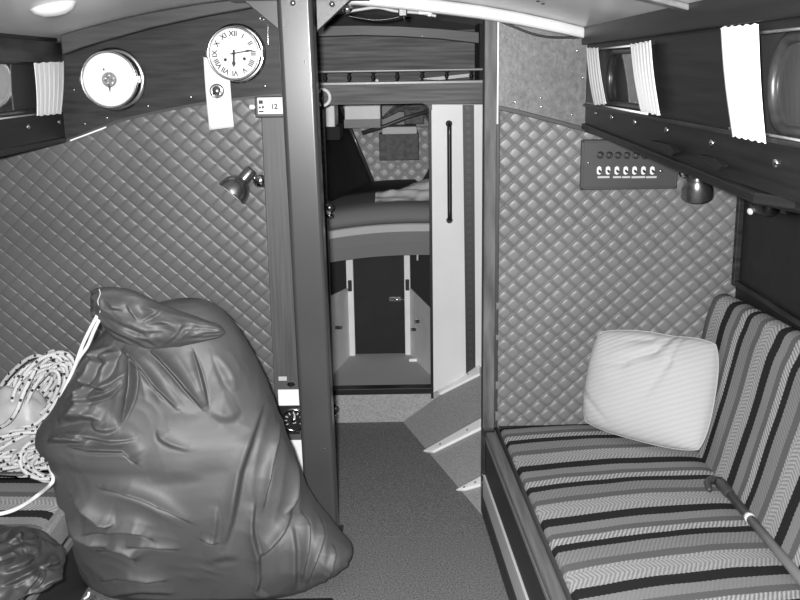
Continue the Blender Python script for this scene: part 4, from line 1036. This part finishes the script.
def bag_body():
    rows = [(299, 172, 203), (302, 158, 212), (309, 140, 222), (318, 122, 230), (330, 107, 239), (345, 94, 248), (370, 78, 260), (400, 64, 272), (414, 57, 277), (424, 49, 280), (432, 44, 284), (442, 43, 287), (449, 47, 289),
            (455, 55, 291), (468, 58, 296), (480, 60, 300), (505, 65, 309), (522, 68, 319), (540, 69, 333), (556, 73, 345), (567, 77, 354), (576, 81, 352), (586, 86, 342), (596, 93, 328), (602, 104, 316)]
    Z = []; XA = []; XB = []
    for y, l, r in rows:
        a, b = PY(l, y, YB), PY(r, y, YB); Z.append((a.z+b.z)/2); XA.append(a.x); XB.append(b.x)
    Z = np.array(Z); XA = np.array(XA); XB = np.array(XB)
    zmin = .003; sc = (Z-Z.min())/(Z.max()-Z.min()); Z = zmin+sc*(Z.max()-zmin)
    nt, na = 260, 460
    # spacing finer at the top
    tt = np.linspace(0, 1, nt+1); zz_ = Z.max()-(Z.max()-zmin)*tt**1.25
    order = np.argsort(Z)
    xa = np.interp(zz_, Z[order], XA[order]); xb = np.interp(zz_, Z[order], XB[order])
    ker = np.ones(5)/5
    def sm(a):
        p = np.pad(a, 2, mode='edge'); return np.convolve(p, ker, 'valid')
    xa = sm(xa); xb = sm(xb)
    cx = (xa+xb)/2; hw = (xb-xa)/2
    hwn = hw/hw.max()
    low = np.clip((.42-zz_)/.42, 0, 1)
    dep = np.clip(hwn*1.15, 0, 1)**.8
    th = np.linspace(0, 2*PI, na, endpoint=False); th = th-.55*np.cos(th)
    C, Sn = np.cos(th), np.sin(th)
    ex = np.sign(C)*np.abs(C)**.85; ey = np.sign(Sn)*np.abs(Sn)**.85
    X = cx[:, None]+hw[:, None]*ex[None, :]
    dfront = (.24*(1-low**1.5)+.135*low**1.5)*dep; dback = .155*dep
    Yv = YB-.02+np.where(ey[None, :] < 0, dfront[:, None], dback[:, None])*ey[None, :]
    Zv = np.repeat(zz_[:, None], na, 1)
    P = np.stack([X, Yv, Zv], -1)
    # outward normals
    dth = np.roll(P, -1, 1)-np.roll(P, 1, 1); dz = np.gradient(P, axis=0)
    Nn = np.cross(dth, dz); Nn /= np.linalg.norm(Nn, axis=-1, keepdims=True)+1e-9
    cen = np.stack([np.repeat(cx[:, None], na, 1), np.full_like(X, YB), Zv], -1)
    flip = np.sign(((P-cen)*Nn).sum(-1, keepdims=True)); flip[flip == 0] = 1; Nn *= flip
    # fold lines are drawn on the bag's front as seen from the cabin entrance
    QX, QY = to_photo(P)
    front = 1/(1+np.exp((Yv-YB+.065)/.018))
    LST = []
    def R(pts, w, A): LST.append((pts, w*(1.1 if A < 0 else .95), A*(1.75 if A < 0 else .5)))
    # radiating from the gathered neck
    for pts, w, A in [
        ([(120, 348), (139, 361), (158, 385), (178, 408)], 5, -.020), ([(128, 346), (152, 362), (170, 385), (186, 406)], 6, .016),
        ([(150, 350), (166, 362), (188, 388), (204, 409)], 4.5, -.022), ([(175, 352), (188, 372), (200, 395), (206, 407)], 6, .012),
        ([(192, 350), (200, 380), (207, 408)], 4, -.010), ([(208, 348), (216, 375), (222, 392)], 6, .008),
        ([(128, 352), (133, 375), (130, 398), (121, 424)], 4.5, -.019), ([(118, 352), (121, 375), (119, 396), (112, 412)], 6, .015),
        ([(138, 362), (143, 384), (146, 402)], 4.5, .012), ([(112, 345), (98, 362), (90, 385), (84, 396)], 5, -.016),
        ([(104, 345), (88, 362), (80, 380), (76, 398)], 5, .012), 
        ([(78, 372), (94, 383), (108, 386), (128, 372)], 5, -.015), ([(75, 402), (92, 398), (110, 392), (124, 380)], 5, -.014),
        ([(60, 418), (80, 410), (105, 402)], 6, .010), 
        # rolls at the left
        ([(40, 432), (60, 432), (95, 428), (120, 430)], 5, .012), ([(48, 442), (64, 440), (84, 440), (86, 443)], 4, -.026),
        ([(66, 434), (90, 436), (115, 440), (136, 438)], 4, -.012), ([(62, 437), (88, 434), (110, 436)], 4, .012),
        ([(64, 444), (90, 449), (125, 449), (134, 458), (138, 463)], 4, -.020), ([(60, 452), (95, 456), (120, 455), (128, 460)], 5, .012),
        ([(88, 441), (112, 446), (140, 448)], 4, .010), ([(160, 436), (178, 446), (200, 448)], 6, .006), ([(158, 430), (165, 440), (190, 450)], 5, -.005),
        # lower left creases
        ([(100, 487), (128, 490), (160, 502), (192, 522)], 4.5, -.018), ([(96, 494), (125, 498), (158, 512), (182, 526)], 6, .012),
        ([(70, 494), (86, 505), (106, 519), (118, 520)], 4.5, -.018), ([(70, 502), (86, 516), (100, 524)], 5, .012),
        ([(84, 531), (110, 526), (138, 527), (156, 537)], 4.5, -.018), ([(82, 524), (108, 519), (136, 520), (158, 528)], 5, .010),
        ([(67, 520), (80, 532), (96, 540), (110, 543)], 4.5, -.016), ([(95, 550), (116, 545), (134, 552), (136, 560)], 4.5, -.014),
        ([(126, 543), (150, 542), (180, 548)], 4.5, -.012), ([(98, 557), (112, 549), (128, 551)], 4, .009),
        ([(98, 580), (128, 573), (150, 576), (168, 579)], 4.5, -.014), ([(84, 560), (98, 572), (118, 584)], 6, .009),
        ([(130, 536), (155, 534), (180, 540)], 5, .007), ([(200, 538), (210, 540), (219, 541)], 3, -.008), ([(212, 544), (214, 525), (216, 505)], 6, -.005),
        # the right side: long vertical folds
        ([(262, 402), (250, 430), (236, 470), (228, 520), (222, 545)], 9, -.012), ([(276, 398), (262, 430), (252, 480), (252, 540)], 8, .014),
        ([(286, 410), (272, 440), (265, 480), (262, 510)], 4, -.016), ([(290, 420), (284, 450), (280, 490), (272, 530)], 6, .014),
        ([(292, 425), (293, 460), (292, 500), (284, 515)], 4, -.014), ([(298, 450), (300, 490), (298, 515)], 4, .010),
        ([(292, 508), (282, 528), (268, 546), (256, 558)], 4.5, -.013), ([(254, 500), (250, 530), (257, 558), (258, 590)], 5, -.012),
        ([(278, 520), (279, 555), (284, 590)], 6, .010), ([(300, 512), (303, 535), (301, 580)], 5, -.020), ([(290, 525), (292, 560), (294, 592)], 6, -.010),
        ([(312, 512), (309, 535), (304, 560)], 5, .016), ([(318, 515), (319, 535), (312, 560), (306, 585)], 4.5, -.016),
        ([(326, 535), (324, 555), (319, 578)], 4, .013), ([(332, 545), (331, 560), (322, 585)], 3.5, -.012), ([(342, 556), (336, 572), (326, 588)], 3.5, .010),
        ([(346, 560), (345, 572), (332, 592)], 3, -.008), ([(295, 585), (305, 592), (318, 596)], 4, .008), ([(262, 572), (255, 590), (270, 598)], 5, -.006),
    ]: R(pts, w*(.60 if A < 0 else .85), A*(1.15 if A < 0 else .75))
    # crumpled side by the rope and the smaller creases
    for pts, w, A in [
        ([(116, 352), (108, 366), (102, 384)], 4, -.014),
        ([(92, 352), (100, 358), (112, 356), (120, 350)], 3.5, -.016), ([(76, 386), (84, 392), (82, 410), (72, 420)], 4.5, -.018),
        ([(60, 424), (72, 416), (90, 414), (104, 420)], 4.5, -.020), ([(92, 420), (104, 428), (118, 426)], 4, -.012), 
        ([(148, 368), (156, 388), (160, 404)], 4, .010),
        ([(84, 408), (100, 404), (116, 396), (126, 388)], 4, .012), ([(66, 406), (82, 396), (92, 380)], 4, .010), ([(210, 410), (226, 414), (240, 408)], 6, -.005),
        ([(164, 418), (180, 412), (200, 416)], 6, .005), ([(215, 352), (230, 372), (236, 392)], 6, -.007), ([(226, 350), (244, 376), (252, 398)], 7, .006),
        ([(150, 478), (175, 470), (205, 474)], 8, -.004), ([(140, 500), (170, 516), (205, 520)], 7, .005), ([(205, 560), (225, 552), (240, 556)], 6, -.005),
        ([(176, 590), (200, 572), (238, 566)], 7, .005), ([(104, 596), (140, 588), (176, 592)], 4, -.008), ([(238, 470), (232, 500), (234, 530)], 5, .008)]: R(pts, w, A)
    D = folds(QX, QY, LST)
    # broad taut swell over the front and a fine crinkle
    nz = np.zeros(QX.shape); nz2 = np.zeros(QX.shape)
    for j in range(0, nt+1):
        for i in range(0, na):
            p = P[j, i]
            if p[1] < YB+.12:
                v = Vector((p[0]*7, p[1]*7, p[2]*6)); w_ = noise.noise(v)
                nz[j, i] = w_; nz2[j, i] = 1-abs(noise.noise(Vector((p[0]*13+w_*1.2, p[1]*13, p[2]*11+w_*1.2))))
    calm = np.exp(-(((QX-185)/60)**2+((QY-470)/70)**2))
    tot = D*front+.0025*nz+.0035*(nz2-.6)*(1-.85*calm)
    fade = np.clip((zz_-zmin)/.02, 0, 1)[:, None]
    P = P+Nn*(tot*(.3+.7*fade))[..., None]
    P[..., 2] = np.maximum(P[..., 2], .002)
    V = [Vector(p) for p in P.reshape(-1, 3)]; Fc = []
    for j in range(nt):
        for i in range(na):
            i2 = (i+1) % na; Fc.append((j*na+i, j*na+i2, (j+1)*na+i2, (j+1)*na+i))
    for j in (0, nt):
        c_ = P[j].mean(0); V.append(Vector(c_)); k = len(V)-1
        for i in range(na):
            i2 = (i+1) % na; Fc.append((j*na+i, j*na+i2, k) if j == 0 else (j*na+i2, j*na+i, k))
    return V, Fc
sbag = thing('sail_bag', (-.55, 2.93, 0), 'big grey nylon sail bag standing beside the mast post', 'bag')
obj('bag_body', bag_body(), 'bag', sbag, smooth=True)
# the gathered neck folded over the top
def bag_neck():
    sp = [(92.5, 303, 13), (98, 304, 16.5), (106, 308, 21), (118, 314, 27), (135, 320, 29.5), (152, 325, 27), (170, 328, 21), (190, 329, 15), (208, 330, 10), (219, 331, 6.5), (225, 332, 1)]
    nt, na = 150, 150; V = []; Fc = []
    for j in range(nt+1):
        c = curvept([Vector(s_) for s_ in sp], j/nt)
        for i in range(na):
            a = 2*PI*i/na; up = math.sin(a); fr = math.cos(a)
            depth = (.075+.0*j)*min(1, max(c.z, 1)/18)
            yb = lerp(2.79, 2.745, j/nt)
            w_ = 1+.05*math.sin(5*a+j*.048+1.5*math.sin(j*.09))+.03*math.sin(11*a-j*.08)
            if j < 12: w_ *= 1+.12*math.sin(9*a)*(1-j/12)
            p = PY(c.x+(1.8*math.sin(9*a) if j < 10 else 0), c.y-up*c.z*(.96+.04*w_), yb-fr*depth*w_)
            k = .006*noise.noise(Vector((c.x*.05, a*1.6, 2)))+.006*(.6-abs(noise.noise(Vector((c.x*.045+.6*math.sin(a), a*1.9, 7)))))
            p.y -= k*(1 if fr > 0 else .3)*min(1, c.z/10)
            V.append(p)
    P = np.array([tuple(v) for v in V]); QX, QY = to_photo(P)
    D = folds(QX, QY, [([(127, 303), (134, 311), (140, 320)], 3, -.016), ([(140, 320), (152, 313), (164, 305)], 3, -.016), ([(143, 307), (156, 306), (166, 307)], 3, -.012),
                       ([(146, 322), (160, 320), (170, 322)], 3, -.010), ([(101, 322), (118, 330), (136, 338), (150, 348)], 3.5, -.022), ([(110, 317), (128, 322), (150, 328), (168, 330)], 3.5, -.016),
                       ([(112, 322), (130, 331), (148, 340)], 4, .014), ([(138, 334), (150, 338), (158, 346)], 3, -.014), ([(160, 346), (174, 334), (184, 322)], 3, -.016), ([(166, 346), (182, 336), (196, 324)], 4, .014),
                       ([(172, 349), (196, 341), (216, 337)], 3.5, .012), ([(186, 338), (204, 331), (222, 331)], 3, -.010), ([(102, 296), (112, 302), (116, 312)], 4, -.008), ([(104, 308), (116, 306), (124, 310)], 3, -.010),
                       ([(118, 296), (140, 296), (160, 302)], 5, .008), ([(130, 326), (146, 331), (150, 336)], 2.5, -.012), ([(190, 322), (206, 322), (216, 327)], 4, .008)])
    for i, v in enumerate(V):
        if v.y < 2.79: v.y -= D[i]*.9
    for j in range(nt):
        for i in range(na):
            i2 = (i+1) % na; Fc.append((j*na+i, j*na+i2, (j+1)*na+i2, (j+1)*na+i))
    Fc += [tuple(range(na-1, -1, -1)), tuple(nt*na+i for i in range(na))]
    return V, Fc
obj('neck', bag_neck(), 'bag', sbag, smooth=True)
for k, pts in enumerate(([(97, 316), (90, 329), (82, 346), (74, 368), (63, 392), (58, 408)], [(99, 320), (93, 333), (87, 347), (78, 360), (67, 384), (60, 398), (55, 412)])):
    pp = path([PY(x, y, 2.735+.09*(i/5)) for i, (x, y) in enumerate(pts)], 30)
    obj('drawstring', tubeg(pp, .0055, 8), 'cord', sbag, smooth=True, label='white drawstring')
obj('hem_stitching', tubeg([PY(99+1.2*math.sin(t*9), 289+t*24, 2.712) for t in [i/20 for i in range(21)]], .0016, 6), 'label', sbag, smooth=True)

# low wooden board in front of the bag
fb = tag(obj('wooden_step', boxg((-.93, 2.25, .0), (-.225, 2.735, .030)), 'wood_deep', bevel=.006), 'low dark wooden board on the floor in front of the sail bag', 'step')

# ------------------------------------------------------------------ rope on the left settee
ROY = 3.02
def rope():
    G = []
    rnd = random.Random(3)
    def loop(cx, cy, ax_, ay_, rot, Yc, tilt, n=64):
        ca, sa = math.cos(rot), math.sin(rot); pts = []
        ph = rnd.random()*6
        for k in range(n):
            t = 2*PI*k/n
            wob = 1+.06*math.sin(3*t+ph)
            x = ax_*math.cos(t)*wob; y = ay_*math.sin(t)*wob
            pts.append(PY(cx+x*ca-y*sa, cy+x*sa+y*ca, Yc-tilt*math.sin(t)*0+tilt*math.cos(t+ph)))
        return pts
    # upper bights standing up against the bulkhead
    for k in range(15):
        r_ = rnd.random
        G.append(tubeg(loop(41+rnd.uniform(-7, 9), 392+rnd.uniform(-5, 8), 40+rnd.uniform(-10, 3), 21+rnd.uniform(-9, 5), -1.02+rnd.uniform(-.22, .25), 3.06+.010*k-.06, .03), .0070, 8, True, True))
    for k in range(9):
        G.append(tubeg(loop(30+rnd.uniform(-8, 8), 386+rnd.uniform(-4, 5), 30+rnd.uniform(-6, 4), 13+rnd.uniform(-5, 3), -.75+rnd.uniform(-.2, .2), 3.10+.008*k, .03), .0070, 8, True, True))
    # lower hank
    for k in range(22):
        G.append(tubeg(loop(20+rnd.uniform(-10, 6), 452+rnd.uniform(-9, 12), 50+rnd.uniform(-9, 4), 19+rnd.uniform(-11, 4), -.28+rnd.uniform(-.2, .22), 2.93+.006*k, .035), .0070, 8, True, True))
    for k in range(6):
        G.append(tubeg(loop(45+rnd.uniform(-8, 8), 462+rnd.uniform(-5, 5), 22+rnd.uniform(-6, 4), 13+rnd.uniform(-4, 4), .4+rnd.uniform(-.5, .5), 2.89+.006*k, .02), .0070, 8, True, True))
    # strand across the sack
    G.append(tubeg(path([PY(35, 370, 2.95), PY(24, 392, 2.90), PY(16, 412, 2.88), PY(6, 424, 2.90), PY(-8, 430, 2.93)], 24), .0070, 8, False, True))
    V, Fc, UV = [], [], {}
    for g_ in G:
        n = len(V); f0 = len(Fc)
        V += g_[0]; Fc += [tuple(i+n for i in f) for f in g_[1]]
        for k_, q_ in g_[2].items(): UV[f0+k_] = q_
    for v in V: v.z = max(v.z, .362)
    return V, Fc, UV
rp = tag(obj('coiled_rope', rope(), 'rope', smooth=True, recalc=False), 'white rope with black flecks heaped in coils on the left settee', 'rope')
def sack():
    c = PY(14, 410, 3.04); V, Fc = [], []
    nu, nv = 40, 24
    for j in range(nv+1):
        ph = PI*j/nv
        for i in range(nu):
            t = 2*PI*i/nu
            d = Vector((math.sin(ph)*math.cos(t), math.sin(ph)*math.sin(t), math.cos(ph)))
            r_ = 1+.12*noise.noise(d*2.2)+.05*noise.noise(d*6)
            V.append(Vector((c.x+d.x*.135*r_, c.y+d.y*.085*r_, max(c.z-.05+d.z*.13*r_, .355))))
    for j in range(nv):
        for i in range(nu):
            i2 = (i+1) % nu; Fc.append((j*nu+i, j*nu+i2, (j+1)*nu+i2, (j+1)*nu+i))
    return V, Fc
tag(obj('white_sack', sack(), 'whitebag', smooth=True), 'smooth white sack under the coils of rope', 'sack')
tag(obj('thin_cord', tubeg(path([PY(49, 466, 2.80), PY(53, 478, 2.75), PY(50, 485, 2.74), PZ(38, 495, .365), PZ(22, 506, .362), PZ(8, 512, .362), PZ(-12, 516, .362)], 40), .0062, 8), 'cord', smooth=True), 'thin white cord trailing over the striped left cushion', 'cord')
# dark nylon bundle lower left
def bundle():
    V, Fc = [], []; nu, nv = 260, 110
    c = Vector((-1.13, 2.33, .35))
    rows = None
    for j in range(nv+1):
        ph = PI/2*j/nv*1.0
        for i in range(nu):
            t = 2*PI*i/nu
            d = Vector((math.cos(t)*math.cos(ph), math.sin(t)*math.cos(ph), math.sin(ph)))
            q_ = d*1.0
            w_ = noise.noise(q_*2.3); rid = 1-abs(noise.noise(Vector((d.x*2.6+w_, d.y*2.6+1.2, d.z*2+w_*1.5))))
            lump = 1+.07*w_+.05*(rid-.65)
            x, y, z = d.x*.205*lump, d.y*.19*lump, max(d.z, 0)**.8*.095*lump*(1+.25*(rid-.6))
            # a second lobe to the left
            V.append(Vector((c.x+x-.0, c.y+y, max(c.z+z+(-.03 if 0 else 0), .354))))
    P = np.array([tuple(v) for v in V]); QX, QY = to_photo(P)
    D = folds(QX, QY, [([(4, 571), (20, 564), (34, 556)], 4, -.022), ([(2, 585), (14, 579), (26, 572), (40, 565)], 3.5, -.022), ([(24, 594), (28, 583), (38, 570)], 3, -.022), ([(32, 590), (37, 580), (44, 569)], 3, -.020),
                       ([(31, 593), (45, 589), (58, 582)], 3, -.020), ([(38, 587), (50, 579), (66, 581)], 3.5, -.018), ([(14, 590), (24, 580), (36, 568)], 4, .014), ([(46, 584), (58, 576), (70, 578)], 4, .012),
                       ([(36, 566), (48, 564), (60, 562)], 3, -.018), ([(6, 545), (16, 538), (22, 532)], 4, -.018), ([(2, 560), (14, 552), (28, 546)], 5, .014), ([(20, 548), (32, 550), (40, 556)], 4, -.014),
                       ([(60, 596), (72, 588), (80, 576)], 4, .012), ([(56, 598), (66, 592), (74, 594)], 3, -.014), ([(64, 570), (74, 574), (80, 584)], 4, -.012)])
    c0 = np.array((c.x, c.y+.05, .30)); dirn = P-c0; dirn /= np.linalg.norm(dirn, axis=1, keepdims=True)
    P = P+dirn*D[:, None]; V = [Vector((p[0], p[1], max(p[2], .354))) for p in P]
    for j in range(nv):
        for i in range(nu):
            i2 = (i+1) % nu; Fc.append((j*nu+i, j*nu+i2, (j+1)*nu+i2, (j+1)*nu+i))
    return V, Fc
db = thing('nylon_bundle', (-1.12, 2.36, .352), 'crumpled dark nylon bundle at the lower left corner', 'bundle')
obj('cloth', bundle(), 'bag2', db, smooth=True)
obj('white_tag', tubeg(path([PY(84, 599, 2.22), PY(88, 596, 2.21), PY(89, 592, 2.21)], 8), .003, 8), 'cord', db, smooth=True, label='white cord end')

# ------------------------------------------------------------------ light: the camera's flash, and a dim even world background added as fill
fl = bpy.data.lights.new('flash', 'AREA'); fl.shape = 'RECTANGLE'; fl.size = .06; fl.size_y = .035; fl.energy = 150
fo = bpy.data.objects.new('flash', fl); COL.objects.link(fo)
fm = m.copy(); fp = EYE + cu*.035 + cr*(-.06) + cf*.0
for i in range(3): fm[i][3] = fp[i]
fo.matrix_world = fm
W = bpy.data.worlds.new('world'); scn.world = W; W.use_nodes = True
W.node_tree.nodes['Background'].inputs[0].default_value = (1, 1, 1, 1); W.node_tree.nodes['Background'].inputs[1].default_value = .06
scn.view_settings.view_transform = 'Standard'; scn.view_settings.look = 'None'
scn.view_settings.exposure = 0; scn.view_settings.gamma = 1; scn.view_settings.use_curve_mapping = False
